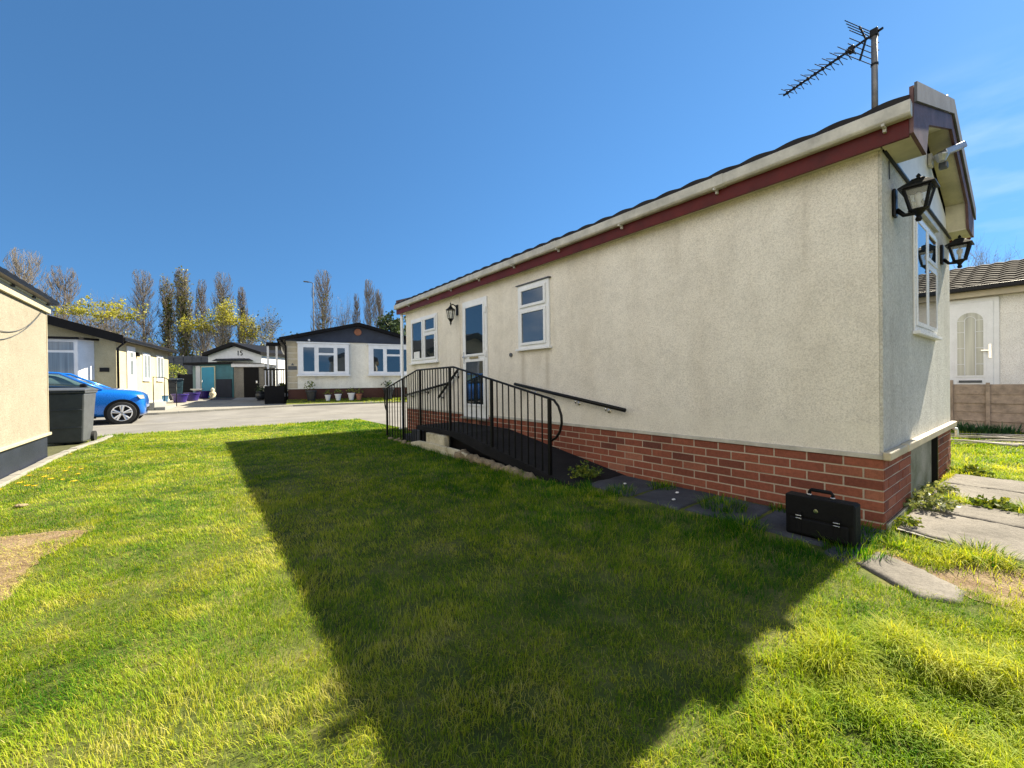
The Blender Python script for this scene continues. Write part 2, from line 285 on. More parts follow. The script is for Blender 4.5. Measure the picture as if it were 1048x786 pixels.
# ------------------------------------------------------------------ mesh helpers
class MB:
    def __init__(s): s.v = []; s.f = []; s.t = []
    def face(s, pts, tint=0.5):
        i = len(s.v); s.v += [tuple(p) for p in pts]; s.f.append(tuple(range(i, i+len(pts)))); s.t.append(tint)
    def hexa(s, P, tint=0.5):
        i = len(s.v); s.v += [tuple(p) for p in P]
        for q in ((0,3,2,1), (4,5,6,7), (0,1,5,4), (1,2,6,5), (2,3,7,6), (3,0,4,7)):
            s.f.append(tuple(i+k for k in q)); s.t.append(tint)
        return s
    def box(s, x0, x1, y0, y1, z0, z1, tint=0.5):
        return s.hexa([(x0,y0,z0),(x1,y0,z0),(x1,y1,z0),(x0,y1,z0),(x0,y0,z1),(x1,y0,z1),(x1,y1,z1),(x0,y1,z1)], tint)
    def obox(s, o, u, n, u0, u1, d0, d1, z0, z1, tint=0.5):
        o, u, n = Vector(o), Vector(u), Vector(n); z = Vector((0,0,1))
        P = [o+u*a+n*d+z*h for h in (z0, z1) for a, d in ((u0,d0),(u1,d0),(u1,d1),(u0,d1))]
        return s.hexa(P, tint)
    def tube(s, pts, r, n=6, closed=False, tint=0.5):
        pts = [Vector(p) for p in pts]; k = len(pts); rr = r if isinstance(r, (list, tuple)) else [r]*k
        base = len(s.v); prev = None
        for i, p in enumerate(pts):
            a = pts[max(i-1, 0)]; b = pts[min(i+1, k-1)]
            if closed: a, b = pts[(i-1) % k], pts[(i+1) % k]
            d = (b-a).normalized()
            if prev is None:
                q = Vector((0,0,1)) if abs(d.z) < 0.9 else Vector((1,0,0)); x = d.cross(q).normalized()
            else:
                x = prev - d*prev.dot(d); x = x.normalized() if x.length > 1e-6 else d.orthogonal().normalized()
            prev = x; y = d.cross(x)
            for j in range(n):
                t = 2*math.pi*j/n
                s.v.append(tuple(p + (x*math.cos(t)+y*math.sin(t))*rr[i]))
        for i in range(k if closed else k-1):
            for j in range(n):
                a = base+i*n+j; b = base+i*n+(j+1) % n; c = base+((i+1) % k)*n+(j+1) % n; d = base+((i+1) % k)*n+j
                s.f.append((a,b,c,d)); s.t.append(tint)
        if not closed:
            s.f.append(tuple(base+j for j in range(n))[::-1]); s.f.append(tuple(base+(k-1)*n+j for j in range(n))); s.t += [tint]*2
        return s
    def bar(s, a, b, w_, h_, upv=(0,0,1), tint=0.5):
        a, b = Vector(a), Vector(b); d = (b-a).normalized(); x = d.cross(Vector(upv)).normalized(); y = x.cross(d)
        P = [p + x*i*w_/2 + y*j*h_/2 for p in (a, b) for i, j in ((-1,-1),(1,-1),(1,1),(-1,1))]
        return s.hexa(P, tint)
    def prism(s, pts, ext, tint=0.5):
        ext = Vector(ext); i = len(s.v); k = len(pts); pts = [Vector(p) for p in pts]
        s.v += [tuple(p) for p in pts] + [tuple(p+ext) for p in pts]
        s.f.append(tuple(range(i, i+k))[::-1]); s.f.append(tuple(range(i+k, i+2*k)))
        for j in range(k): s.f.append((i+j, i+(j+1) % k, i+k+(j+1) % k, i+k+j))
        s.t += [tint]*(k+2); return s
    def lathe(s, prof, c=(0,0,0), n=16, square=False, tint=0.5, axis='z'):
        b = len(s.v); c = Vector(c)
        for r_, z in prof:
            for j in range(n):
                t = 2*math.pi*(j+0.5)/n
                p = (r_*math.cos(t), r_*math.sin(t), z)
                if axis == 'y': p = (p[0], p[2], p[1])
                if axis == 'x': p = (p[2], p[0], p[1])
                s.v.append(tuple(c+Vector(p)))
        for i in range(len(prof)-1):
            for j in range(n):
                s.f.append((b+i*n+j, b+i*n+(j+1) % n, b+(i+1)*n+(j+1) % n, b+(i+1)*n+j)); s.t.append(tint)
        s.f.append(tuple(b+j for j in range(n))[::-1]); s.f.append(tuple(b+(len(prof)-1)*n+j for j in range(n))); s.t += [tint]*2
        return s
    def build(s, name, mat, parent=None, smooth=False, bevel=0, recalc=True, subsurf=0):
        me = bpy.data.meshes.new(name); me.from_pydata(s.v, [], s.f); me.update()
        if recalc:
            bm = bmesh.new(); bm.from_mesh(me); bmesh.ops.recalc_face_normals(bm, faces=bm.faces); bm.to_mesh(me); bm.free()
        a = me.attributes.new('tint', 'FLOAT', 'FACE'); a.data.foreach_set('value', np.array(s.t, dtype=np.float32))
        me.materials.append(M[mat] if isinstance(mat, str) else mat)
        if smooth:
            me.polygons.foreach_set('use_smooth', [True]*len(me.polygons))
        o = bpy.data.objects.new(name, me); COL.objects.link(o)
        if parent: o.parent = parent
        if bevel:
            b = o.modifiers.new('edge', 'BEVEL'); b.width = bevel; b.segments = 2; b.limit_method = 'ANGLE'; b.angle_limit = R(40)
        if subsurf:
            b = o.modifiers.new('round', 'SUBSURF'); b.levels = subsurf; b.render_levels = subsurf
        return o
def np_mesh(name, V, F, tint, mat, parent=None, smooth=False):
    """V (n,3); F list of (array (k,3|4)); tint per vertex"""
    me = bpy.data.meshes.new(name)
    loops = np.concatenate([f.ravel() for f in F]).astype(np.int32)
    cnt = np.concatenate([np.full(len(f), f.shape[1], dtype=np.int32) for f in F])
    start = np.concatenate([[0], np.cumsum(cnt)[:-1]]).astype(np.int32)
    me.vertices.add(len(V)); me.vertices.foreach_set('co', np.ascontiguousarray(V, dtype=np.float32).ravel())
    me.loops.add(len(loops)); me.loops.foreach_set('vertex_index', loops)
    me.polygons.add(len(cnt)); me.polygons.foreach_set('loop_start', start)
    me.polygons.foreach_set('use_smooth', np.full(len(cnt), smooth))
    me.update(calc_edges=True)
    a = me.attributes.new('tint', 'FLOAT', 'POINT'); a.data.foreach_set('value', np.asarray(tint, dtype=np.float32))
    me.materials.append(M[mat])
    o = bpy.data.objects.new(name, me); COL.objects.link(o)
    if parent: o.parent = parent
    return o
def tag(o, label, cat, group=None, kind=None):
    o['label'] = label; o['category'] = cat
    if group: o['group'] = group
    if kind: o['kind'] = kind
    return o
def struct(o, label=None):
    o['kind'] = 'structure'
    if label: o['label'] = label
    return o
def thing(name, label, cat, loc=(0,0,0), rotz=0, group=None):
    o = bpy.data.objects.new(name, None); COL.objects.link(o); o.location = loc; o.rotation_euler = (0, 0, rotz)
    o.empty_display_size = 0.2
    return tag(o, label, cat, group)
def dup(root, loc, rotz, label, group=None):
    r_ = root.copy(); COL.objects.link(r_); r_.location = loc; r_.rotation_euler = (0, 0, rotz); r_['label'] = label
    if group: r_['group'] = group
    for ch in list(root.children):
        c = ch.copy(); COL.objects.link(c); c.parent = r_
        for g in list(ch.children):
            d = g.copy(); COL.objects.link(d); d.parent = c
    return r_

def window(par, o, u, n, u0, u1, z0, z1, panes, glass='glass', d=0.03, sash=0.038, frame='upvc', sill=True, name='window', sd=0.022):
    fr = MB().obox(o, u, n, u0, u1, 0.001, d, z0, z1)
    if sill: fr.obox(o, u, n, u0-0.03, u1+0.03, 0.001, d+0.035, z0-0.03, z0-0.001)
    f = fr.build(name, frame, par, bevel=0.003)
    for (a, b, c, e) in panes:
        s = MB()
        s.obox(o, u, n, a-sash, a, d, d+sd, c-sash, e+sash); s.obox(o, u, n, b, b+sash, d, d+sd, c-sash, e+sash)
        s.obox(o, u, n, a, b, d, d+sd, c-sash, c); s.obox(o, u, n, a, b, d, d+sd, e, e+sash)
        s.build('sash', frame, f, bevel=0.003)
        MB().obox(o, u, n, a+0.0005, b-0.0005, d+0.001, d+0.006, c+0.0005, e-0.0005).build('pane', glass, f)
    return f

# ------------------------------------------------------------------ ground
def lines(lo, hi, fine_lo, fine_hi, step, big):
    a = list(np.arange(fine_lo, fine_hi+step/2, step)); x = fine_lo; g = step
    left = []
    while x > lo: g *= 1.35; x -= g; left.append(max(x, lo))
    x = fine_hi; g = step; right = []
    while x < hi: g *= 1.35; x += g; right.append(min(x, hi))
    return left[::-1] + a + right
xs = lines(-900, 900, -14, 26, 1.0, 0); ys = lines(-900, 900, -8, 36, 1.0, 0)
V = [(x, y, gz(x, y)) for y in ys for x in xs]; nx = len(xs)
gm = MB(); gm.v = V; gm.f = [(j*nx+i, j*nx+i+1, (j+1)*nx+i+1, (j+1)*nx+i) for j in range(len(ys)-1) for i in range(nx-1)]; gm.t = [0.5]*len(gm.f)
struct(gm.build('ground', 'fieldground'))
def sheet(name, mat, pts, dz, step=0.5, kind='structure', jag=0.0):
    """flat polygon draped on the terrain (cut into strips along y where the ground bends)"""
    bm = bmesh.new(); vs = []
    P = []
    for i, p in enumerate(pts):
        q = pts[(i+1) % len(pts)]; L = math.hypot(q[0]-p[0], q[1]-p[1]); k = max(1, int(L/step))
        for j in range(k):
            t = j/k; jx, jy = (rnd.uniform(-jag, jag), rnd.uniform(-jag, jag)) if jag else (0, 0)
            P.append((p[0]+(q[0]-p[0])*t+jx, p[1]+(q[1]-p[1])*t+jy))
    f = bm.faces.new([bm.verts.new((x, y, 0)) for x, y in P])
    for yc in (16.0, 18.0, 20.0, 22.0, 24.0, 26.0):
        bmesh.ops.bisect_plane(bm, geom=bm.verts[:]+bm.edges[:]+bm.faces[:], plane_co=(0, yc, 0), plane_no=(0, 1, 0))
    bmesh.ops.triangulate(bm, faces=bm.faces)
    for v in bm.verts: v.co.z = gz(v.co.x, v.co.y)+dz
    bmesh.ops.recalc_face_normals(bm, faces=bm.faces)
    if sum(f.normal.z for f in bm.faces) < 0: bmesh.ops.reverse_faces(bm, faces=bm.faces)
    me = bpy.data.meshes.new(name); bm.to_mesh(me); bm.free(); me.materials.append(M[mat])
    o = bpy.data.objects.new(name, me); COL.objects.link(o); o['kind'] = kind
    return o
LAWN_END = 12.15
sheet('turf', 'turf', [(-1.60, -6), (13, -6), (13, 4), (3.85, 4), (3.75, LAWN_END), (-1.55, LAWN_END-0.1), (-1.62, 10)], 0.004)
road_far = [(-30, 17.6), (-8, 17.8), (-1.0, 18.1), (3.2, 19.1), (9.6, 18.75), (30, 17.6)]
sheet('road', 'road', [(-30, 12.0), (-1.7, 12.0), (-1.6, LAWN_END), (3.75, LAWN_END), (3.78, 9.2), (12, 9.0), (30, 9.0)] + road_far[::-1], 0.008)
sheet('road_edge_strip', 'kerb', [(-12, 14.75), (4.5, 14.9), (4.5, 15.05), (-12, 14.92)], 0.012)
# kerb along the far side of the road
kb = MB()
for a, b in zip(road_far[1:-1], road_far[2:]):
    k = 8
    for i in range(k):
        p = [a[0]+(b[0]-a[0])*(i+t)/k for t in (0, 1)]; q = [a[1]+(b[1]-a[1])*(i+t)/k for t in (0, 1)]
        if b[0] > 12: continue
        P = []
        for h in (-0.02, 0.085):
            for (xx, yy) in ((p[0], q[0]), (p[1], q[1]), (p[1]-0.03, q[1]+0.16), (p[0]-0.03, q[0]+0.16)):
                P.append((xx, yy, gz(xx, yy)+h))
        kb.hexa(P)
struct(kb.build('kerb', 'kerb', bevel=0.01))
sheet('front_yard', 'kerb', [(-8, 17.98), (-1.0, 18.28), (3.15, 19.30), (3.25, 27.5), (-8, 27.5)], 0.03)
sheet('slate_bed', 'gravel', [tuple(at(208, 19.6)[:2]), tuple(at(250, 19.9)[:2]), tuple(at(243, 23.5)[:2]), tuple(at(205, 23.5)[:2])], 0.036)
sheet('garden_path', 'path', [tuple(at(236, 19.7)[:2]), tuple(at(259, 19.8)[:2]), tuple(at(264, 23.2)[:2]), tuple(at(248, 23.2)[:2])], 0.042)
sheet('slate_bed', 'gravel', [tuple(at(262, 19.4)[:2]), tuple(at(291, 19.2)[:2]), tuple(at(292, 20.6)[:2]), tuple(at(266, 22.8)[:2])], 0.036)
# concrete edging beside the left-hand home
ed = MB()
pts = [(-1.70, -2), (-1.70, 4), (-1.68, 7), (-1.66, 8.95), (-1.58, 10.2), (-1.45, 11.1), (-1.42, 11.9)]
for a, b in zip(pts, pts[1:]):
    k = 6
    for i in range(k):
        x0, y0 = a[0]+(b[0]-a[0])*i/k, a[1]+(b[1]-a[1])*i/k; x1, y1 = a[0]+(b[0]-a[0])*(i+1)/k, a[1]+(b[1]-a[1])*(i+1)/k
        h = 0.035+rnd.uniform(-.006, .006)
        ed.hexa([(x0-.05, y0, -.02), (x0+.05, y0, -.02), (x1+.05, y1-.006, -.02), (x1-.05, y1-.006, -.02), (x0-.05, y0, h), (x0+.05, y0, h), (x1+.05, y1-.006, h), (x1-.05, y1-.006, h)])
struct(ed.build('kerb', 'kerb', bevel=0.006))
# bare patch of earth at the left
pt = [(-1.63, 4.56), (-1.1, 4.46), (-.8, 4.36), (-.62, 4.24), (-.64, 4.02), (-.76, 3.76), (-.78, 3.3), (-.73, 2.9), (-.85, 2.55), (-1.2, 2.3), (-1.63, 2.25)]
sheet('bare_earth', 'soil', pt, 0.009, 0.05, jag=0.02)
sheet('bare_earth', 'soil', [(3.22, .64), (3.58, .62), (3.5, .0), (3.4, -.6), (3.05, -.5), (2.85, .02), (2.86, .24)], 0.009, 0.05, jag=0.02)

# paving slabs
def slab(poly, h=0.035, mat='concrete', seed=0, amp=1.0):
    r_ = random.Random(seed); bm = bmesh.new()
    f = bm.faces.new([bm.verts.new((x, y, 0)) for x, y in poly])
    for _ in range(1):
        bmesh.ops.triangulate(bm, faces=bm.faces)
    for _ in range(5):
        bmesh.ops.subdivide_edges(bm, edges=[e for e in bm.edges if e.calc_length() > 0.05], cuts=1, use_grid_fill=True)
        bmesh.ops.triangulate(bm, faces=bm.faces)
    from mathutils import noise as mn
    for v in bm.verts:
        p = Vector((v.co.x*3+seed*7, v.co.y*3, seed))
        e = v.is_boundary
        v.co.z = h + amp*(0.010*mn.noise(p) + 0.006*mn.noise(p*4)) - (0.006+0.004*r_.random() if e else 0)
        if e: v.co.x += r_.uniform(-.006, .006); v.co.y += r_.uniform(-.006, .006)
    be = [e for e in bm.edges if e.is_boundary]
    ret = bmesh.ops.extrude_edge_only(bm, edges=be)
    for g in ret['geom']:
        if isinstance(g, bmesh.types.BMVert): g.co.z = -0.02
    bmesh.ops.recalc_face_normals(bm, faces=bm.faces)
    me = bpy.data.meshes.new('path'); bm.to_mesh(me); bm.free(); me.materials.append(M[mat])
    me.polygons.foreach_set('use_smooth', [True]*len(me.polygons))
    o = bpy.data.objects.new('path', me); COL.objects.link(o); return struct(o)
slab([(2.80, .52), (2.92, .67), (3.22, .64), (3.08, .42), (2.94, .255), (2.76, .255), (2.68, .38)], 0.020, 'concrete', 1, amp=.4)
slab([(2.86, .08), (3.05, .02), (3.0, -.5), (2.7, -.5)], 0.03, 'concrete', 2)
sheet('path', 'kerb', [(3.74, .64), (4.86, .64), (4.74, -.85), (3.45, -.85), (3.55, .1)], 0.024)
sheet('path', 'kerb', [(5.02, .62), (6.24, .60), (6.34, -.75), (4.98, -.75)], 0.024)
slab([(3.78, .64), (4.40, .655), (4.36, .24), (4.33, -.10), (3.55, -.10), (3.56, .16)], 0.04, 'concrete', 3)
slab([(4.43, .655), (4.90, .65), (4.80, .16), (4.78, -.1), (4.36, -.1), (4.39, .24)], 0.036, 'concrete', 4)
slab([(3.5, -.12), (4.3, -.12), (4.28, -.9), (3.4, -.9)], 0.036, 'concrete', 5)
slab([(4.33, -.12), (4.8, -.12), (4.8, -.9), (4.31, -.9)], 0.04, 'concrete', 6)
slab([(5.0, .64), (5.65, .65), (5.63, .05), (4.95, .05)], 0.04, 'concrete', 7)
slab([(5.67, .65), (6.25, .62), (6.32, .05), (5.65, .05)], 0.036, 'concrete', 8)
slab([(4.95, .03), (5.63, .03), (5.6, -.8), (4.95, -.8)], 0.04, 'concrete', 9)
slab([(5.65, .03), (6.33, .03), (6.4, -.8), (5.62, -.8)], 0.036, 'concrete', 10)
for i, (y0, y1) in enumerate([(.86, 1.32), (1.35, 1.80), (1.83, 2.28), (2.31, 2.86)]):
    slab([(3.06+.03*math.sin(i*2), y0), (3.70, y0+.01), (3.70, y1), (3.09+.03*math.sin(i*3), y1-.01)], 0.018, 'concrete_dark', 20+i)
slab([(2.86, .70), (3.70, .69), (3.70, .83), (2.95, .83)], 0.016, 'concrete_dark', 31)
# ------------------------------------------------------------------ grass
rg = np.random.default_rng(11)
def vnoise(x, y, sc, seed):
    x = x*sc+seed*17.3; y = y*sc+seed*9.1; xi = np.floor(x).astype(np.int64); yi = np.floor(y).astype(np.int64)
    fx = x-xi; fy = y-yi; fx = fx*fx*(3-2*fx); fy = fy*fy*(3-2*fy)
    def h(a, b):
        n = (a*374761393 + b*668265263 + seed*1442695) & 0x7fffffff
        n = ((n ^ (n >> 13))*1274126177) & 0x7fffffff
        return ((n ^ (n >> 16)) & 0xffff)/65535.0
    return (h(xi, yi)*(1-fx)+h(xi+1, yi)*fx)*(1-fy) + (h(xi, yi+1)*(1-fx)+h(xi+1, yi+1)*fx)*fy
def fbm(x, y, sc, seed): return .55*vnoise(x, y, sc, seed)+.3*vnoise(x, y, sc*2.1, seed+1)+.15*vnoise(x, y, sc*4.3, seed+2)
def blades(x, y, z, L, wid, yaw, bend, tint):
    n = len(x); dx, dy = np.cos(yaw), np.sin(yaw)
    ts = np.array([0, .38, .72, 1.0]); V = np.zeros((n, 7, 3)); wv = [1.0, .85, .55]
    for i, t in enumerate(ts):
        cx = x+dx*L*bend*t*t; cy = y+dy*L*bend*t*t; cz = z+L*t*np.sqrt(np.clip(1-.75*(bend*t)**2*.9, .06, 1))
        if i < 3:
            ox, oy = -dy*wid*wv[i]/2, dx*wid*wv[i]/2
            V[:, 2*i] = np.stack([cx-ox, cy-oy, cz], 1); V[:, 2*i+1] = np.stack([cx+ox, cy+oy, cz], 1)
        else: V[:, 6] = np.stack([cx, cy, cz], 1)
    b = (np.arange(n)*7)[:, None]
    q = np.concatenate([b+np.array([0, 1, 3, 2]), b+np.array([2, 3, 5, 4])]); tr = b+np.array([4, 5, 6])
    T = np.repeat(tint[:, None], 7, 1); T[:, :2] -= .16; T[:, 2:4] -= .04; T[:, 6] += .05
    return V.reshape(-1, 3), q, tr, np.clip(T, 0, 1).ravel()
fwx, fwy = math.sin(YAW), math.cos(YAW)
def scatter(x0, x1, y0, y1, peak, dens):
    n = int((x1-x0)*(y1-y0)*peak); x = rg.uniform(x0, x1, n); y = rg.uniform(y0, y1, n)
    k = rg.uniform(0, peak, n) < dens(x, y); return x[k], y[k]
def infrustum(x, y, mrg=.35):
    D = x*fwx+y*fwy; l = x*fwy-y*fwx
    return (D > .55) & (np.abs(l) < D*1.24+mrg+.06*D), D
PATCH = lambda x, y: np.minimum(((x+1.30)/.55)**2+((y-3.42)/1.12)**2, ((x+1.0)/.40)**2+((y-4.26)/.20)**2)
def edge_x(y):      # the ragged right-hand border of the lawn along the slab path and the ramp
    e = np.where(y < 2.9, 2.98+.10*np.sin(y*5.1)+.08*np.sin(y*13.7), 2.86+.02*np.sin(y*9))
    e = np.where(y < 1.15, 2.98-.05*(1.15-y)/.45+.05*np.sin(y*21), e)
    return e
def lawn_d(x, y):
    ok, D = infrustum(x, y)
    d = np.clip(32000*(1.4/np.maximum(D, 1.0))**1.5, 800, 32000)
    inside = (x > -1.62) & (y < LAWN_END) & np.where(y > 6.6, x < 3.74-.9*(y < 7.9)*(7.9-y)/1.3, np.where(y > .68, x < edge_x(y), True))
    inside &= ~((y > .68) & (x > 3.6) & (y < 8.95))
    # slabs and bare strips near the corner
    sl1 = (x > 2.69+.11*vnoise(x, y, 11, 3)) & (x < 3.20) & (y > .25+(.09)*vnoise(x, y, 11, 4)) & (y < .64) & (y > .29+(x-2.95)*1.0)
    sl1 |= (x > 2.74) & (x < 3.04) & (y < .06) & (y > -.5)
    slr = (x > 3.58+.10*vnoise(x, y, 7, 6)+(y-.62)*.35) & (x < 4.82) & (y < .64)
    slb = (x > 4.98) & (x < 6.28) & (y < .62)
    earth = (x > 2.98-(.4-y)*.1) & (x < 3.44) & (y < .40-(x-3.0)*.3) & (y > -.5)
    g_ = fbm(x, y, .9, 5); g2 = fbm(x, y, 5, 8)
    d = d*(0.45+.9*g2)*(0.7+.6*g_)*np.where(fbm(x, y, 9, 18) < .33, .35, 1)
    pt_ = PATCH(x, y)+.35*(fbm(x, y, 4, 15)-.5)
    d = np.where(pt_ < 1.0, d*np.clip(.22+.5*(pt_-.55), .16, 1), d)
    d = np.where(earth, d*.12, d)
    return np.where(ok & inside & ~sl1 & ~slr & ~slb, d, 0)
xa, ya = scatter(-1.62, 3.8, .2, 3.2, 32000, lawn_d); xb, yb = scatter(-1.62, 3.8, 3.2, LAWN_END, 11500, lawn_d); xc, yc = scatter(.2, 7.0, -3.0, .70, 32000, lawn_d)
k = ~((xc < 3.8) & (yc > .2)); xc, yc = xc[k], yc[k]
def plot_d(x, y):
    ok, D = infrustum(x, y); d = 1500*(.5+g2n(x, y))
    bare = (x < 6.3) | ((y > .0) & (x < 6.45))
    return np.where(ok & ~bare & (x < 11.45), d, 0)
g2n = lambda x, y: fbm(x, y, 3, 9)
xd, yd = scatter(6.3, 11.45, -4.2, 3.2, 3000, plot_d)
k = ~((xd < 6.85) & (yd > .66)); xd, yd = xd[k], yd[k]
x = np.concatenate([xa, xb, xc, xd]); y = np.concatenate([ya, yb, yc, yd]); n = len(x)
D = x*fwx+y*fwy
tuft = fbm(x, y, 2.2, 21); fine_ = fbm(x, y, 8, 31); dry = fbm(x, y, 1.3, 41); dry2 = fbm(x, y, 6, 47)
L = .013+.020*tuft+.014*fine_
rough_ = np.clip((x-.9)/.8, 0, 1)*np.clip((.72-y)/.25, 0, 1)             # the unmown corner at the right
rn = fbm(x, y, 3.6, 51); rough_ = rough_*np.clip(np.hypot(x-2.85, y-.40)/.55-.25, 0, 1); L += rough_*(.012+.30*np.clip(rn-.36, 0, 1)**1.15)
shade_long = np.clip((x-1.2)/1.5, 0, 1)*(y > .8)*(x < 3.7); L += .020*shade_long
edge = np.exp(-((edge_x(y)-x)/.10)**2)*(y > .7)*(y < 6.5); L += .035*edge*fbm(x, y, 7, 61)
L += np.exp(-((y-LAWN_END)/.25)**2)*.05*fbm(x, y, 3, 63)
L = np.where(x > 6.3, .05+.07*fbm(x, y, 2.5, 71), L)
L = np.where(PATCH(x, y) < 1.0, L*1.1, L)
L *= rg.uniform(.55, 1.25, n)
wid = np.clip(.0010*D, .0018, .012)*rg.uniform(.75, 1.3, n)
wid = np.where(rough_ > .3, wid*1.5, wid)
yaw = rg.uniform(0, 2*math.pi, n); sway = 6.28*vnoise(x, y, 1.7, 81)
k = rg.random(n) < .45; yaw = np.where(k, sway+rg.normal(0, .5, n), yaw)
bend = np.clip(rg.normal(.55, .25, n)+.35*rough_, .05, 1.12)
tint = .53+.42*(fine_-.5)+.50*(dry-.45)*(1-.6*rough_)+rg.normal(0, .095, n)*(1-.4*rough_)
tint = tint + (1-.85*rough_)*(np.where((dry2 > .60), .24, 0)*rg.random(n) + np.where(rg.random(n) < .06, .40, 0))
inp = (PATCH(x, y) < 1.05) & (rg.random(n) < .85); tint = np.where(inp, .93+.1*rg.random(n), tint); bend = np.where(inp, 1.12, bend)
tint += .06*rough_
tint -= .22*shade_long; tint += rough_*.5*(rn-.5)  # grass in the home's shadow is coloured darker and greener, deepening that shade
flat = (rg.random(n) < .06) & (rough_ < .4); bend = np.where(flat, 1.12, bend); L = np.where(flat, L*1.25, L); tint = np.where(flat, tint+.14, tint)
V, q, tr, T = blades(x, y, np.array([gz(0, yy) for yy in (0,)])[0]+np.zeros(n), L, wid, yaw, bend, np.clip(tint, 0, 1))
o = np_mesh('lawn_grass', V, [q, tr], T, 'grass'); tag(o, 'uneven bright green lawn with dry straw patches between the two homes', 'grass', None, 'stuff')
vx = rg.uniform(0, 6.3, 4200); vb = rg.uniform(.05, 1.15, 4200); VERGE = (vx, vb)


# ------------------------------------------------------------------ the park home
XW, XE, Y0, Y1, ZB, ZT = 3.7187, 6.7529, 0.7017, 8.6878, 0.487, 2.62
XM = (XW+XE)/2; ZR = ZT+0.333*(XM-XW)
home = thing('park_home', 'long cream pebbledashed park home with red brick skirting and red-brown fascia', 'park home', (XM, (Y0+Y1)/2, 0))
HO = Vector(home.location)
def hb(mb, name, mat, parent=None, **kw):      # world coordinates -> the home's own frame
    mb.v = [(x-HO.x, y-HO.y, z-HO.z) for x, y, z in mb.v]
    return mb.build(name, mat, parent or home, **kw)
wl = MB(); wl.box(XW, XE, Y0+0.02, Y1, ZB, ZT+0.03)
def drips(mt, spots):
    n = mt.node_tree; b = n.nodes['Principled BSDF']; src = b.inputs['Base Color'].links[0].from_socket
    co = objco(n); sx = n.nodes.new('ShaderNodeSeparateXYZ'); n.links.new(co, sx.inputs[0])
    def band(sock, lo, hi, soft):
        a = n.nodes.new('ShaderNodeMapRange'); a.interpolation_type = 'SMOOTHSTEP'; a.inputs[1].default_value = lo-soft; a.inputs[2].default_value = lo+soft; n.links.new(sock, a.inputs[0])
        c = n.nodes.new('ShaderNodeMapRange'); c.interpolation_type = 'SMOOTHSTEP'; c.inputs[1].default_value = hi-soft; c.inputs[2].default_value = hi+soft; c.inputs[3].default_value = 1; c.inputs[4].default_value = 0; n.links.new(sock, c.inputs[0])
        m_ = n.nodes.new('ShaderNodeMath'); m_.operation = 'MULTIPLY'; n.links.new(a.outputs[0], m_.inputs[0]); n.links.new(c.outputs[0], m_.inputs[1]); return m_.outputs[0]
    nz = noise(n, co, 7, 5, 0.7, (1, 1, 0.12))
    for (y, z0_, z1_, wd, k) in spots:
        m_ = n.nodes.new('ShaderNodeMath'); m_.operation = 'MULTIPLY'; n.links.new(band(sx.outputs[1], y-wd-HO.y, y+wd-HO.y, wd*.9), m_.inputs[0]); n.links.new(band(sx.outputs[2], z0_, z1_, .12), m_.inputs[1])
        q_ = n.nodes.new('ShaderNodeMath'); q_.operation = 'MULTIPLY'; n.links.new(m_.outputs[0], q_.inputs[0]); n.links.new(ramp(n, nz, [(.3, g3(.15)), (.6, g3(k))]), q_.inputs[1])
        src = mix(n, q_.outputs[0], src, (0.36, 0.31, 0.24))
    n.links.new(src, b.inputs['Base Color'])
drips(M['dash'], [(4.08, .95, 1.46, .04, .45), (4.58, .80, 1.46, .05, .5), (4.30, 1.15, 1.46, .10, .25), (6.30, .75, 1.5, .05, .4), (7.25, .9, 1.42, .05, .45), (8.25, .9, 1.42, .05, .4), (2.2, 2.1, 2.5, .03, .16), (1.15, 1.9, 2.55, .02, .16)])
hb(wl, 'wall', 'dash')
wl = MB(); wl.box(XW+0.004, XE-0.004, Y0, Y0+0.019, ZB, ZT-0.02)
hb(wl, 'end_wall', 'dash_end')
gp = MB(); gp.prism([(XW+.01, Y0-.012, ZT-0.02), (XE-.01, Y0-.012, ZT-0.02), (XE-.01, Y0-.012, ZT+.02), (XM, Y0-.012, ZR-.02), (XW+.01, Y0-.012, ZT+.02)], (0, 0.03, 0))
hb(gp, 'gable_panel', 'white')
gp = MB(); gp.prism([(XW+.01, Y1-.02, ZT+0.031), (XE-.01, Y1-.02, ZT+.031), (XM, Y1-.02, ZR-.02)], (0, 0.03, 0)); hb(gp, 'gable_panel', 'dash')
# moulding under the gable panel and the drip rail under the walls
mo = MB(); mo.box(XW+.02, XE-.02, Y0-.022, Y0-.001, ZT-.037, ZT-.023); hb(mo, 'cable', 'black')
mo = MB(); mo.tube([(XW+.18, Y0-.006, ZT-.05), (XW+.182, Y0-.008, 2.44)], .004, 5); hb(mo, 'cable', 'bin_grey')
dr = MB(); dr.box(XW-.03, XW+.50, Y0-.045, Y0-.001, ZB-.004, ZB+.052); dr.box(XW+.505, XE+.03, Y0-.05, Y0-.001, ZB-.002, ZB+.056)
hb(dr, 'drip_rail', 'cream', bevel=.008)
dr = MB(); dr.box(XW-.016, XW-.001, Y0-.02, Y1, ZB-.003, ZB+.03); hb(dr, 'drip_rail', 'upvc_dirty', bevel=.003)
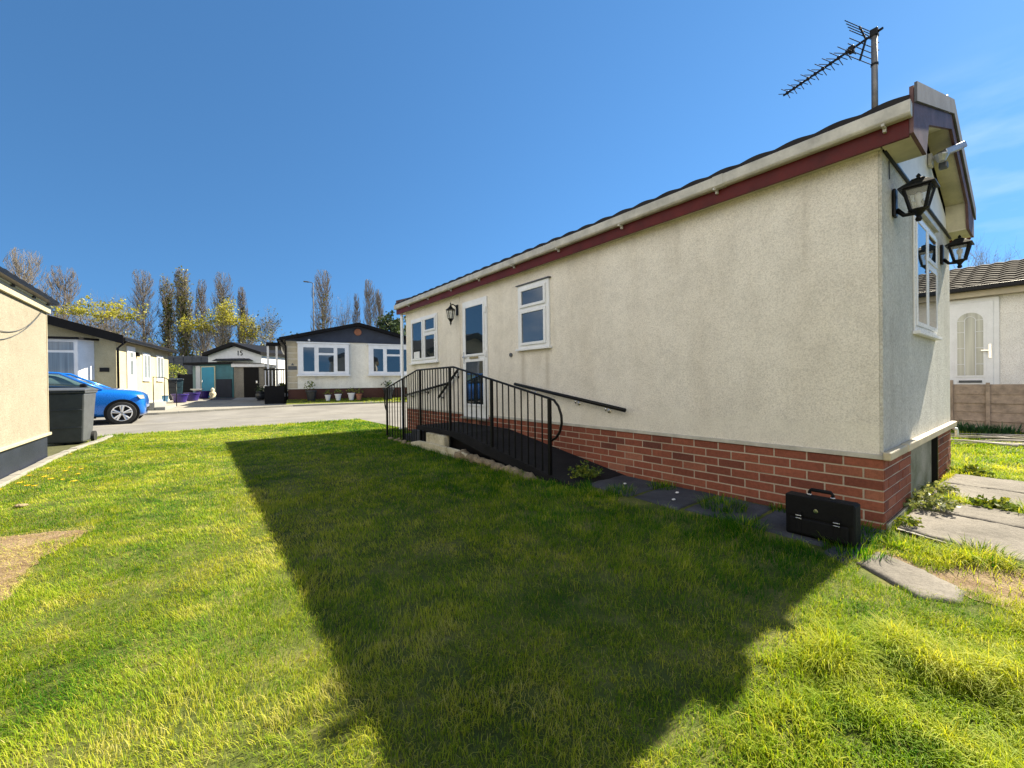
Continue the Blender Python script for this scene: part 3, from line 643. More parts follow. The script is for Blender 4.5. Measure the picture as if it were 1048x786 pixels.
# brick skirting laid brick by brick
bk = MB(); CH, BL, MJ = 0.0737, 0.2150, 0.011
def course(o, u, n, L, z0, z1, off, first):
    t = -off
    while t < L:
        a, b = max(t, 0.0), min(t+BL, L)
        if b-a > 0.02:
            d = rnd.uniform(-.0015, .0015)
            bk.obox(o, u, n, a, b, -0.05, 0.004+d, z0+MJ/2, z1-MJ/2, min(1, max(0, rnd.gauss(.52, .17))))
        t += BL+MJ
bk2 = MB()
def course2(*a):
    global bk
    keep = bk; bk = bk2; course(*a); bk = keep
z = ZB
j = 0
while z > -0.05:
    course((XW, Y0, 0), (0, 1, 0), (-1, 0, 0), Y1-Y0, z-CH, z, (0.113 if j % 2 else 0.0), 0)
    course((XW+.012, Y0, 0), (1, 0, 0), (0, -1, 0), 0.86, z-CH, z, (0.0 if j % 2 else 0.113), 0)
    course2((XE-.95, Y0, 0), (1, 0, 0), (0, -1, 0), 0.95, z-CH, z, (0.0 if j % 2 else 0.113), 0)
    course((XW, Y1-.01, 0), (1, 0, 0), (0, 1, 0), XE-XW, z-CH, z, (0.0 if j % 2 else 0.113), 0)
    z -= CH; j += 1
sk = hb(bk, 'brick_skirting', 'brick', bevel=.0025); hb(bk2, 'brick_skirting', 'brick', bevel=.0025)
mt_ = MB(); mt_.box(XW+.0015, XW+.06, Y0+.0015, Y1-.01, -.06, ZB-.004); mt_.box(XW+.061, XW+.87, Y0+.0015, Y0+.06, -.06, ZB-.004); mt_.box(XE-.95, XE-.002, Y0+.0015, Y0+.06, -.06, ZB-.004)
mt_.box(XW+.061, XE-.002, Y1-.06, Y1-.012, -.06, ZB-.004); mt_.box(XE-.06, XE-.002, Y0+.061, Y1-.061, -.06, ZB-.004)
hb(mt_, 'mortar', 'mortar', sk)
ht = MB(); ht.box(XW+.872, XE-.952, Y0+.03, Y0+.06, -.05, ZB-.006); hb(ht, 'access_panel', 'hatch')
hb(MB().tube([(XE+.005, Y0-.03, .455), (XE+.055, Y0-.04, .455), (XE+.075, Y0-.042, .43), (XE+.078, Y0-.042, .36)], .016, 8), 'overflow_pipe', 'upvc', smooth=True)
ht = MB(); ht.box(XE-.97, XE-.945, Y0-.015, Y0+.029, -.02, ZB-.01); hb(ht, 'panel_batten', 'black')
fp = MB(); fp.box(XW+.02, XW+.86, Y0-.022, Y0-.007, -.05, .045); hb(fp, 'plinth_render', 'hatch', bevel=.004)
# roof
XL, XR_, YG, YF = 3.61, 6.862, 0.5256, 8.93
sl = 0.333; zE = 2.882                                   # top of the fascia edge
zRi = zE + sl*(XM-XL)
def tiles(name, x_e, x_r, ya, yb, ze, zr, mat, par, period=0.30, course_l=0.32, amp=0.016, axis='x', step=0.022):
    mb = MB(); L = math.hypot(x_r-x_e, zr-ze); nu = max(2, int(round(L/course_l))); nv = int((yb-ya)/period*10)
    rows = []
    for i in range(nu):
        rows.append((i/nu, step)); rows.append(((i+1)/nu-1e-4, 0.002))
    W_ = nv+1
    for (t, lift) in rows:
        for jj in range(W_):
            y = ya+(yb-ya)*jj/nv; ph = (y/period) % 1.0
            hgt = amp*(0.5-0.5*math.cos(2*math.pi*ph))**0.6
            x, z_ = x_e+(x_r-x_e)*t, ze+(zr-ze)*t+lift+hgt
            mb.v.append((x, y, z_))
    for i in range(len(rows)-1):
        for jj in range(nv):
            mb.f.append((i*W_+jj, i*W_+jj+1, (i+1)*W_+jj+1, (i+1)*W_+jj)); mb.t.append(.5)
    # underside closes the sheet so that it has thickness
    k = len(mb.v)
    mb.v += [(x_e, ya, ze-.012), (x_e, yb, ze-.012), (x_r, yb, zr-.012), (x_r, ya, zr-.012)]
    mb.f.append((k, k+1, k+2, k+3)); mb.t.append(.5)
    mb.f.append(tuple([k] + list(range(0, W_)) + [k+1])); mb.t.append(.5)
    return mb
rf = tiles('r', XL-.045, XM, YG+.016, YF-.016, zE-.088, zRi-.035, 'tile', None, period=.26, amp=.016, step=.014)
hb(rf, 'roof', 'tile', recalc=False)
rf = tiles('r', XR_+.045, XM, YG+.016, YF-.016, zE-.088, zRi-.035, 'tile', None, period=.26, amp=.016, step=.014)
rf_o = hb(rf, 'roof', 'tile', recalc=False)
rc = MB(); rc.tube([(XM, YG+.02, zRi+.012), (XM, YF-.02, zRi+.012)], .06, 10); hb(rc, 'ridge_capping', 'tile', smooth=True)
# long fascia, soffit, gutter, brackets
for sx, x_ in ((-1, XL), (1, XR_)):
    fa = MB(); fa.box(x_-.012, x_+.012, YG+.022, YF-.022, 2.568, zE-.115); hb(fa, 'fascia', 'fascia')
    so = MB(); so.box(min(x_-sx*.014, XW if sx < 0 else XE), max(x_-sx*.014, XW if sx < 0 else XE), Y0-.001, YF-.02, 2.59, 2.602); hb(so, 'soffit', 'soffit')
    gu = MB(); a, b = (x_+sx*.013, x_+sx*.098)
    lo, hi = min(a, b), max(a, b)
    pr = [(lo, 2.80), (lo, 2.70), (lo+.012, 2.682), (hi-.012, 2.682), (hi, 2.70), (hi, 2.80)]
    if sx < 0: pr = [(hi, 2.766), (lo+.02, 2.770), (lo+.02, 2.690), (lo+.036, 2.674), (hi-.002, 2.674)]
    else: pr = [(lo, 2.766), (hi-.02, 2.770), (hi-.02, 2.690), (hi-.036, 2.674), (lo+.002, 2.674)]
    gu.prism([(x, YG+.004, z_) for x, z_ in pr], (0, YF-YG-.02, 0)); g_ = hb(gu, 'gutter', 'upvc_dirty', bevel=.006)
    for yy in (0.66, 1.75, 2.75, 3.7, 4.6, 5.5, 6.4, 7.3, 8.2):
        br = MB(); xx = x_+sx*.06
        br.box(min(x_+sx*.013, x_+sx*.085), max(x_+sx*.013, x_+sx*.085), yy-.008, yy+.008, 2.658, 2.6735); br.box(min(x_+sx*.013, x_+sx*.04), max(x_+sx*.013, x_+sx*.04), yy-.008, yy+.008, 2.638, 2.6575)
        hb(br, 'gutter_bracket', 'upvc_dirty', g_)
    for yy in (1.72, 3.75, 5.75, 7.6):
        jn = MB(); jn.prism([(x+sx*.004*(1 if abs(x-(x_+sx*.013)) > .05 else 0), yy-.045, z_-.004 if z_ < 2.74 else z_+.002) for x, z_ in pr], (0, .09, 0)); hb(jn, 'gutter_joint', 'upvc_dirty', g_, bevel=.004)
# gable ends: bargeboards following the pitch, boxed eaves, sloping soffits
for yg, inner, yi in ((YG, Y0-.013, 1), (YF, Y1+.011, -1)):
    for sx, xe in ((-1, XL-.012), (1, XR_+.012)):
        def q(x): return zE-.012 + sl*(abs(x-xe))
        xb = xe - sx*0.44
        P = [(xe, yg, 2.582), (xe, yg, q(xe)+.005), (XM, yg, q(XM)+.005), (XM, yg, q(XM)-.225), (xb-sx*.10, yg, q(xb-sx*.10)-.225), (xb, yg, 2.584)]
        hb(MB().prism(P, (0, .02*yi, 0)), 'bargeboard', 'fascia_old')
        P = [(xe-.002*sx, yg-.003*yi, q(xe)-.10), (xe-.002*sx, yg-.003*yi, q(xe)+.022), (XM, yg-.003*yi, q(XM)+.022), (XM, yg-.003*yi, q(XM)-.10)]
        hb(MB().prism(P, (0, -.014*yi, 0)), 'verge_trim', 'verge')
        ya, yb2 = sorted((yg+.021*yi, inner))
        hb(MB().box(min(xe-sx*.026, xb), max(xe-sx*.026, xb), ya, yb2, 2.585, 2.60), 'soffit', 'soffit')
        hb(MB().prism([(xb, ya, 2.601), (xb+sx*.012, ya, 2.601), (xb-sx*.09+sx*.012, ya, q(xb-sx*.09)-.205), (xb-sx*.09, ya, q(xb-sx*.09)-.205)], (0, yb2-ya, 0)), 'soffit', 'soffit')
        hb(MB().prism([(xb-sx*.075, ya, q(xb-sx*.075)-.20), (XM+sx*.001, ya, q(XM)-.20), (XM+sx*.001, ya, q(XM)-.185), (xb-sx*.075, ya, q(xb-sx*.075)-.185)], (0, yb2-ya, 0)), 'soffit', 'soffit')
# downpipe at the far corner
dp = MB(); dp.tube([(XW-.055, 8.80, 2.588), (XW-.05, 8.80, 2.40), (XW-.05, 8.80, .05), (XW-.13, 8.80, .02)], .034, 8)
hb(dp, 'downpipe', 'upvc', smooth=True)
# windows and door on the long side
o_, u_, n_ = Vector((XW, 0, 0))-HO, (0, 1, 0), (-1, 0, 0)
wn1 = window(home, o_, u_, n_, 7.17, 8.37, 1.46, 2.385, [(7.87-.06, 8.27, 1.55, 2.29), (7.25, 7.66, 2.10, 2.30), (7.25, 7.66, 1.55, 1.98)], sill=True)
nb = MB(); nb.obox(o_, u_, n_, 7.93, 8.20, .038, .041, 1.555, 1.69); nb.v += []; nb.build('notice', 'white', wn1)
wn2 = window(home, o_, u_, n_, 4.01, 4.66, 1.51, 2.40, [(4.10, 4.56, 2.12, 2.31), (4.10, 4.56, 1.59, 2.00)], sill=True)
hd = MB(); hd.obox(o_, u_, n_, 3.985, 4.685, .001, .05, 2.402, 2.416); hd.build('head_flashing', 'bin_grey', wn2)
dw = MB(); dw.obox(o_, u_, n_, 5.47, 6.21, .001, .03, .46, 2.415); dr_ = dw.build('door', 'upvc', home, bevel=.004)
for (a, b, c, e) in ((5.565, 6.10, 1.515, 2.30), (5.565, 6.10, .68, 1.385)):
    s_ = MB()
    s_.obox(o_, u_, n_, a-.035, a, .03, .045, c-.035, e+.035); s_.obox(o_, u_, n_, b, b+.035, .03, .045, c-.035, e+.035)
    s_.obox(o_, u_, n_, a, b, .03, .045, c-.035, c); s_.obox(o_, u_, n_, a, b, .03, .045, e, e+.035)
    s_.build('sash', 'upvc', dr_, bevel=.003)
    MB().obox(o_, u_, n_, a+.001, b-.001, .031, .036, c+.001, e-.001).build('pane', 'glass', dr_)
MB().obox(o_, u_, n_, 5.70, 5.96, .0455, .056, 1.432, 1.468).build('letter_plate', 'brass', dr_, bevel=.003)
hn = MB(); hn.obox(o_, u_, n_, 6.142, 6.162, .031, .05, 1.36, 1.56); hn.obox(o_, u_, n_, 6.06, 6.158, .06, .078, 1.46, 1.482); hn.obox(o_, u_, n_, 6.144, 6.160, .05, .075, 1.46, 1.482); hn.build('handle', 'chrome', dr_, bevel=.003)
for zz in (.7, 1.5, 2.2):
    MB().obox(o_, u_, n_, 5.468, 5.50, .031, .06, zz-.05, zz+.05).build('hinge', 'upvc', dr_, bevel=.004)
MB().obox(o_, u_, n_, 5.43, 6.25, .001, .07, .432, .458).build('threshold', 'alu', dr_)
MB().obox(o_, u_, n_, 6.335, 6.355, .001, .012, .53, 2.57).build('wall_seam', 'dash', home)
MB().lathe([(.0, 0), (.03, .002), (.03, .02), (.0, .03)], Vector((XW-.025, 4.86, 1.44))-HO, 10, axis='x').build('vent_cap', 'bin_grey', home)
# window on the end wall
o_, u_, n_ = Vector((0, Y0, 0))-HO, (1, 0, 0), (0, -1, 0)
wn3 = window(home, o_, u_, n_, 4.73, 5.78, 1.43, 2.41, [(4.80, 5.20, 1.51, 2.34), (5.30, 5.71, 2.13, 2.34), (5.30, 5.71, 1.51, 2.02)], d=.014, sd=.010)
MB().obox(o_, u_, n_, 4.76, 5.80, .001, .03, 2.46, 2.50).build('head_trim', 'upvc_dirty', home)

# ------------------------------------------------------------------ lanterns
def lantern_square(name, label, loc):
    t = thing(name, label, 'wall lantern', loc, 0, 'lanterns on the end wall')     # faces -y, origin on the wall
    MB().box(-.035, .035, -.022, -.001, -.10, .10).build('wall_plate', 'iron', t, bevel=.008)
    a = MB().tube([(0, -.02, -.05), (0, -.06, -.10), (0, -.11, -.105), (0, -.135, -.085)], [.016, .014, .013, .016], 8); a.build('arm', 'iron', t, smooth=True)
    c = (0, -.135, 0); q = math.pi/4
    MB().lathe([(.012, -.165), (.020, -.15), (.012, -.13), (.03, -.105), (.045, -.09), (.058, -.085)], c, 12).build('base_cup', 'iron', t, smooth=False)
    gl = MB(); gl.lathe([(.050, -.084), (.092, .055)], c, 4); gl.build('glass', 'clear', t); MB().lathe([(.012, -.08), (.012, -.03), (.022, -.01), (.022, .02), (.006, .035)], c, 10).build('bulb', 'white', t, smooth=True)
    fr = MB()
    for k in range(4):
        th = q + k*math.pi/2
        fr.bar((c[0]+.053*math.cos(th), c[1]+.053*math.sin(th), -.088), (c[0]+.096*math.cos(th), c[1]+.096*math.sin(th), .056), .014, .014)
    fr.lathe([(.060, -.09), (.060, -.082)], c, 4); fr.lathe([(.100, .05), (.102, .062)], c, 4)
    fr.build('frame', 'iron', t)
    MB().lathe([(.134, .062), (.134, .070), (.075, .105), (.060, .112), (.045, .128), (.012, .138), (.018, .15), (.008, .162), (.002, .168)], c, 4).build('cap', 'iron', t)
    return t
L1 = lantern_square('wall_lantern', 'black square lantern left of the end-wall window, nearest the brick corner', (4.03, Y0-.001, 2.30))
L2 = dup(L1, (6.13, Y0-.001, 2.30), 0, 'black square lantern right of the end-wall window, against the sky')
t = thing('wall_lantern', 'black hexagonal lantern hanging from a curled arm beside the front door', 'wall lantern', (XW-.001, 6.42, 2.25))
MB().box(-.02, 0, -.035, .035, -.02, .17).build('wall_plate', 'iron', t, bevel=.008)
MB().tube([(-.015, 0, .10), (-.05, 0, .15), (-.10, 0, .17), (-.135, 0, .145), (-.14, 0, .11)], .010, 8).build('arm', 'iron', t, smooth=True)
MB().lathe([(.004, .20), (.012, .175), (.006, .16), (.02, .13), (.045, .10), (.085, .07), (.085, .06)], (-.14, 0, 0), 6).build('cap', 'iron', t)
MB().lathe([(.072, .06), (.045, -.09)], (-.14, 0, 0), 6).build('glass', 'clear', t); MB().lathe([(.010, -.09), (.010, -.03), (.02, -.01), (.02, .02), (.006, .035)], (-.14, 0, 0), 10).build('bulb', 'white', t, smooth=True)
fr = MB()
for k in range(6):
    th = math.pi/6+k*math.pi/3
    fr.bar((-.14+.074*math.cos(th), .074*math.sin(th), .06), (-.14+.048*math.cos(th), .048*math.sin(th), -.09), .010, .010)
fr.lathe([(.052, -.088), (.03, -.12), (.014, -.15), (.018, -.17), (.004, -.205)], (-.14, 0, 0), 6); fr.build('frame', 'iron', t)
# security light under the gable
t = thing('security_light', 'twin-headed grey security light with sensor under the gable peak', 'security light', (5.36, Y0-.014, 3.02))
MB().box(-.05, .05, -.03, -.001, -.06, .05).build('base', 'upvc_dirty', t, bevel=.008)
MB().tube([(0, -.03, .0), (0, -.07, .01), (.06, -.12, .06)], .014, 8).build('arm', 'alu', t, smooth=True)
hd = MB(); hd.bar((-.02, -.09, .02), (.12, -.20, .09), .085, .055); hd.build('lamp_head', 'alu', t, bevel=.008)
hd = MB(); hd.lathe([(.028, -.03), (.05, .02), (.052, .03)], (-.06, -.09, -.03), 12); hd.build('lamp_head', 'alu', t, smooth=False)
hd = MB(); hd.box(.03, .09, -.12, -.06, -.09, -.03); hd.build('sensor', 'bin_grey', t, bevel=.012)

# ------------------------------------------------------------------ television aerial
t = thing('television_aerial', 'black many-pronged television aerial on a mast above the roof', 'aerial', (3.88*1.35, .767*1.35, 1.05+1.9*1.35)); t.scale = (1.35, 1.35, 1.35)
MB().tube([(0, 0, -.135), (0, 0, .575)], .019, 10).build('mast', 'galv', t, smooth=True)
MB().tube([(0, 0, .32), (0, 0, .335)], .0225, 10).build('mast_clamp', 'black', t)
bd = Vector((.30, .955, .0)).normalized(); pd = Vector((.955, -.30, 0)).normalized(); A0 = Vector((0, -.02, .552))
MB().bar(A0-bd*.03, A0+bd*.70, .012, .012).build('boom', 'black', t)
MB().box(-.023, .023, -.023, .023, .525, .577).build('boom_clamp', 'black', t, bevel=.006)
el = MB()
for i in range(9):
    p = A0 + bd*(.20+.058*i)
    h = .105-.004*i
    for sgn in (-1, 1):
        el.tube([p+pd*sgn*h+Vector((0, 0, .014)), p+Vector((0, 0, .012))], .0028, 5)
        el.tube([p+pd*sgn*h*.95+bd*.028+Vector((0, 0, -.010)), p+Vector((0, 0, -.008))], .0028, 5)
    MB().box(p.x-.010, p.x+.010, p.y-.010, p.y+.010, p.z-.010, p.z+.011).build('rod_clip', 'black', t, bevel=.003)
el.build('director_rods', 'rod', t)
MB().box(A0.x+bd.x*.17-.022, A0.x+bd.x*.17+.022, A0.y+bd.y*.17-.018, A0.y+bd.y*.17+.018, A0.z-.026, A0.z+.018).build('dipole_box', 'black', t, bevel=.006)
ref = MB(); rods = MB()
for sgn in (-1, 1):
    a = A0+bd*.075; b = A0+bd*.115+Vector((0, 0, sgn*.125))
    ref.bar(a, b, .011, .011, (1, 0, 0))
    for k in range(4):
        p = a.lerp(b, (k+.9)/4)
        rods.tube([p-pd*.165, p+pd*.165], .003, 5)
ref.build('reflector_frame', 'black', t); rods.build('reflector_rods', 'rod', t)

# ------------------------------------------------------------------ ramp, steps, railing, handrails
RX = 2.93
rp = thing('entrance_ramp', 'dark bitumen ramp and landing with crumbling pale retaining wall at the door', 'ramp', (3.3, 5.0, 0))
RO = Vector(rp.location)
def rb(mb, name, mat, **kw):
    mb.v = [(x-RO.x, y-RO.y, z-RO.z) for x, y, z in mb.v]; return mb.build(name, mat, rp, **kw)
rb(MB().prism([(RX-.02, 2.75, .0), (RX-.02, 4.95, .345), (RX-.02, 6.42, .345), (RX-.02, 6.42, .27), (RX-.02, 5.3, .27), (RX-.02, 4.4, .12), (RX-.02, 3.2, -.02)], (XW-.008-RX+.02, 0, 0)), 'ramp_slab', 'asphalt_dark', bevel=.006)
rb(MB().prism([(RX+.10, 3.2, -.02), (RX+.10, 5.3, .268), (RX+.10, 6.40, .268), (RX+.10, 6.40, -.02)], (XW-.01-RX-.10, 0, 0)), 'void_block', 'blackboard')  # black block standing in for the dark void under ramp and landing
for i, (ya, yb, h) in enumerate(((6.425, 6.78, .235), (6.785, 7.15, .125))):
    rb(MB().box(RX+.05, XW-.008, ya, yb, -.03, h), 'step', 'concrete_dark', bevel=.01)
rw = MB()
rw.box(RX-.05, RX+.06, 5.42, 6.02, -.03, .262)
rb(rw, 'pillar', 'render_old', bevel=.015)
rw = MB()
rw.prism([(RX-.10, 4.72, -.03), (RX-.10, 6.50, -.03), (RX-.10, 6.50, .06), (RX-.10, 6.2, .115), (RX-.10, 5.6, .125), (RX-.10, 4.95, .12), (RX-.10, 4.72, .09)], (.048, 0, 0)); rb(rw, 'retaining_wall', 'render_old', bevel=.012)
rw = MB()
def rock(mb, c, r, seed, sz=(1, 1, 1)):
    bm = bmesh.new(); bmesh.ops.create_icosphere(bm, subdivisions=2, radius=1)
    from mathutils import noise as mn
    b = len(mb.v)
    for v in bm.verts:
        k = r*(1+.35*mn.noise(v.co*1.6+Vector((seed*3.1, 0, 0))))
        mb.v.append((c[0]+v.co.x*k*sz[0], c[1]+v.co.y*k*sz[1], c[2]+v.co.z*k*sz[2]))
    for f in bm.faces: mb.f.append(tuple(b+v.index for v in f.verts)); mb.t.append(.5)
    bm.free()
for i in range(16):
    y = 4.9-.098*i+rnd.uniform(-.02, .02); rock(rw, (RX-.06+rnd.uniform(-.03, .03), y, .05-.05*i/16), rnd.uniform(.06, .105)*(1-.02*i), i, (1, 1.3, .8))
rb(rw, 'rubble_edge', 'stone', smooth=True); rw = MB()
for i in range(9):
    rock(rw, (RX-.08+rnd.uniform(-.05, .1), 6.45+.13*i, .02), rnd.uniform(.03, .06), i+40, (1, 1.3, .7))
rb(rw, 'rubble_edge', 'stone', smooth=True)
rl = thing('ramp_railing', 'black iron railing with thin balusters along ramp edge and curled ends', 'railing', (RX, 5.3, 0))
RL = Vector(rl.location)
def lb(mb, name, mat='iron', **kw):
    mb.v = [(x-RL.x, y-RL.y, z-RL.z) for x, y, z in mb.v]; return mb.build(name, mat, rl, **kw)
top = [(7.80, .95), (6.42, 1.255), (5.20, 1.265), (3.19, .868)]
def ztop(y):
    for (a, za), (b, zb) in zip(top, top[1:]):
        if b <= y <= a: return zb+(za-zb)*(y-b)/(a-b)
    return .9
def zbot(y):
    if y > 6.42: return -.01
    if y > 4.95: return .335
    return .345*(y-2.75)/2.2-.01
near = [(RX, 3.19, .868), (RX, 3.12, .85), (RX, 3.055, .79), (RX, 3.015, .70), (RX, 3.01, .62), (RX, 3.04, .53), (RX, 3.09, .47), (RX, 3.16, .43)]
far = [(RX, 7.80, .95), (RX, 7.87, .91), (RX, 7.91, .83), (RX, 7.92, .70), (RX, 7.90, .60), (RX, 7.86, .54), (RX, 7.81, .51)]
lb(MB().tube(far[::-1] + [(RX, y, z_) for y, z_ in top[1:3]] + near, .0135, 8), 'top_rail', smooth=True)
PO = [(7.80, -.02), (7.02, -.02), (6.31, .0), (5.31, .0), (4.25, -.03), (3.19, -.03)]
for y, zb in PO: lb(MB().box(RX-.016, RX+.016, y-.016, y+.016, zb, ztop(y)-.008), 'post')
NB = [6, 8, 11, 9, 9]
for (ya, _), (yb, _), k in zip(PO, PO[1:], NB):
    for i in range(1, k):
        y = ya+(yb-ya)*i/k
        lb(MB().box(RX-.006, RX+.006, y-.006, y+.006, zbot(y), ztop(y)-.006), 'baluster')
def handrail(label, p, q, br):
    t = thing('handrail', label, 'handrail', (XW, (p[0]+q[0])/2, (p[1]+q[1])/2), 0, 'black handrails on the long wall')
    my, mz = (p[0]+q[0])/2, (p[1]+q[1])/2
    MB().tube([(-.07, p[0]-my, p[1]-mz), (-.07, q[0]-my, q[1]-mz)], .022, 10).build('rail', 'black', t, smooth=True)
    for k in br:
        y, z_ = p[0]+(q[0]-p[0])*k-my, p[1]+(q[1]-p[1])*k-mz
        MB().tube([(-.07, y, z_-.021), (-.066, y, z_-.055), (-.03, y, z_-.062), (-.002, y, z_-.062)], .008, 6).build('bracket', 'chrome' if len(br) > 2 else 'black', t, smooth=True)
        MB().lathe([(.026, -.002), (.026, -.008), (.012, -.012)], (0, y, z_-.062), 10, axis='x').build('bracket_plate', 'chrome' if len(br) > 2 else 'black', t)
handrail('long black handrail sloping down the bare wall beside the ramp', (4.70, 1.01), (2.78, .725), (.2, .62, .86))
handrail('gently sloping black handrail left of the door above the far steps', (8.60, .776), (6.63, 1.035), (.14, .5))
handrail('short steep black handrail left of the door crossing behind the balusters', (7.06, .757), (6.30, 1.277), (.12, .85))

# ------------------------------------------------------------------ briefcase
b = thing('briefcase', 'black fabric briefcase with two buckled straps standing by the brick corner', 'briefcase', (3.19, .905, .018), 0)
bw, bh, bd_ = .185, .255, .065
def ry(mb, name, mat, parent=None, **kw): return mb.build(name, mat, parent or b, **kw)
def rbox(x0, x1, y0, y1, z0, z1): return MB().box(x0, x1, y0, y1, z0, z1)
ry(rbox(-bd_, bd_, -bw, bw, 0, bh), 'body', 'case', bevel=.014)
fl = MB(); fl.prism([(-bd_-.008, -bw+.004, bh*.52), (-bd_-.008, bw-.004, bh*.52), (-bd_-.009, bw-.004, bh+.006), (-bd_-.009, -bw+.004, bh+.006)], (.0065, 0, 0)); fl.box(-bd_-.008, bd_*.4, -bw+.004, bw-.004, bh+.001, bh+.008)
flo = ry(fl, 'flap', 'case', bevel=.003)
ry(rbox(-bd_-.020, -bd_-.001, -bw+.03, bw-.03, .02, bh*.48), 'front_pocket', 'case', bevel=.008)
for s in (-1, 1):
    st = ry(rbox(-bd_-.0245, -bd_-.0205, s*.10-.014, s*.10+.014, .03, bh*.66), 'strap', 'case', bevel=.002)
    for zz in (.118, .136):
        ry(rbox(-bd_-.031, -bd_-.025, s*.10-.017, s*.10+.017, zz, zz+.007), 'buckle', 'chrome', st, bevel=.002)
ry(MB().lathe([(.0, 0), (.013, .001), (.013, .004), (.0, .005)], (-bd_-.014, .01, bh*.72), 14, axis='x'), 'badge', 'chrome')
hp = [(-.01, -.062, bh+.006), (-.01, -.062, bh+.034), (-.01, -.052, bh+.047), (-.01, .052, bh+.047), (-.01, .062, bh+.034), (-.01, .062, bh+.006)]
ry(MB().tube(hp, [.009, .010, .012, .012, .010, .009], 8), 'handle', 'case', smooth=True)
for s in (-1, 1): ry(MB().box(-.02, .0, s*.062-.012, s*.062+.012, bh+.0082, bh+.02), 'handle_ring', 'chrome', bevel=.003)

# ------------------------------------------------------------------ the tan home on the left
lx, ly = -1.724, 8.99
lh = thing('park_home', 'tan pebbledashed park home with black painted plinth at the left edge', 'park home', (lx-1.5, 2.0, 0))
LO = Vector(lh.location)
def tb(mb, name, mat, parent=None, **kw):
    mb.v = [(x-LO.x, y-LO.y, z-LO.z) for x, y, z in mb.v]; return mb.build(name, mat, parent or lh, **kw)
tb(MB().box(lx-3.0, lx, -4.5, ly, .36, 2.30), 'wall', 'dash_tan')
tb(MB().box(lx-2.98, lx-.012, -4.48, ly-.012, -.03, .345), 'plinth', 'navy')
tb(MB().box(lx-.01, lx+.028, -4.5, ly+.03, .345, .385), 'drip_rail', 'cream', bevel=.006)
tb(MB().box(lx-.03, lx+.006, ly-.02, ly+.006, .386, 2.13), 'corner_trim', 'cream')
tb(MB().box(lx+.002, lx+.035, -4.5, ly+.06, 2.135, 2.245), 'fascia', 'cream', bevel=.004)
tb(MB().box(lx-.01, lx+.046, -4.5, ly+.05, 2.246, 2.296), 'soffit', 'upvc')
g_ = tb(MB().prism([(lx+.047, -4.5, 2.258), (lx+.115, -4.5, 2.266), (lx+.122, -4.5, 2.318), (lx+.03, -4.5, 2.326), (lx+.03, -4.5, 2.298), (lx+.047, -4.5, 2.298)], (0, ly+4.56, 0)), 'gutter', 'black')
for y in (3.0, 4.1, 5.2, 6.3, 7.4, 8.2, 8.85):
    tb(MB().box(lx+.036, lx+.052, y-.05, y+.05, 2.232, 2.2575), 'gutter_bracket', 'black', g_)
rf = tiles('r', lx+.08, lx-1.5, -4.55, ly+.05, 2.322, 2.86, 'tile', None); tb(rf, 'roof', 'blackboard', recalc=False)
rf = tiles('r', lx-3.08, lx-1.5, -4.55, ly+.05, 2.322, 2.86, 'tile', None); tb(rf, 'roof', 'blackboard', recalc=False)
tb(MB().prism([(lx-3.0, ly-.03, 2.301), (lx, ly-.03, 2.301), (lx-1.5, ly-.03, 2.80)], (0, .03, 0)), 'gable', 'cream')
cb = MB()
P1 = [(lx+.012, 8.75-.03*k, 2.12) for k in range(1)]
def hang(ya, za, yb, zb, sag, k=16):
    return [(lx+.012, ya+(yb-ya)*i/k, za+(zb-za)*i/k-sag*4*(i/k)*(1-i/k)) for i in range(k+1)]
cb.tube(hang(8.72, 2.13, 6.0, 1.86, .30), .0045, 5); cb.tube(hang(8.72, 2.13, 4.8, 1.98, .50), .0045, 5)
tb(cb, 'cable', 'bin_grey')

# ------------------------------------------------------------------ wheelie bins
def bin_(name, label, loc, rot, mat, lidmat, group):
    t = thing(name, label, 'wheelie bin', loc, rot, group)
    def fr(x0, x1, y0, y1, z0, X0, X1, Y0_, Y1_, z1): return MB().hexa([(x0,y0,z0),(x1,y0,z0),(x1,y1,z0),(x0,y1,z0),(X0,Y0_,z1),(X1,Y0_,z1),(X1,Y1_,z1),(X0,Y1_,z1)])
    fr(-.235, .235, -.26, .22, .04, -.285, .285, -.34, .30, .93).build('body', mat, t, bevel=.025)
    MB().box(-.30, .30, -.355, .315, .931, .965).build('rim', mat, t, bevel=.01)
    for zz in (.30, .62): MB().box(-.225-.012*zz, .225+.012*zz, -.268-.085*zz, -.258-.085*zz, zz, zz+.02).build('rib', mat, t, bevel=.004)
    MB().box(-.17, .17, -.366, -.356, .935, .96).build('front_grip', mat, t, bevel=.004)
    ld_ = MB(); ld_.prism([(-.305, -.375, .967), (-.305, .33, .967), (-.305, .35, 1.0), (-.305, .0, 1.03), (-.305, -.36, 1.0)], (.61, 0, 0)); lo_ = ld_.build('lid', lidmat, t, bevel=.012)
    MB().tube([(-.26, .34, .93), (-.26, .39, .965), (.26, .39, .965), (.26, .34, .93)], .014, 8).build('handle', mat, t, smooth=True)
    for s in (-1, 1):
        MB().lathe([(.04, -.025), (.1, -.025), (.1, .025), (.04, .025)], (s*.262, .20, .10), 18, axis='x').build('wheel', 'rubber', t)
    return t
bn = bin_('wheelie_bin', 'grey wheelie bin standing at the corner of the tan home', (-1.84, 11.02, 0), R(-6), 'bin_grey', 'bin_grey', 'wheelie bins in the park')
p = at(172, 19.6); dark = bin_('wheelie_bin', 'dark wheelie bin with closed lid beside the yellow home, left of a teal one', (p.x, p.y, p.z+.02), R(12), 'bin_black', 'bin_black', 'wheelie bins in the park')
p = at(178.5, 20.0); bin_('wheelie_bin', 'teal wheelie bin beside the yellow home, close to the blue crate', (p.x, p.y, p.z+.02), R(12), 'bin_teal', 'bin_black', 'wheelie bins in the park')

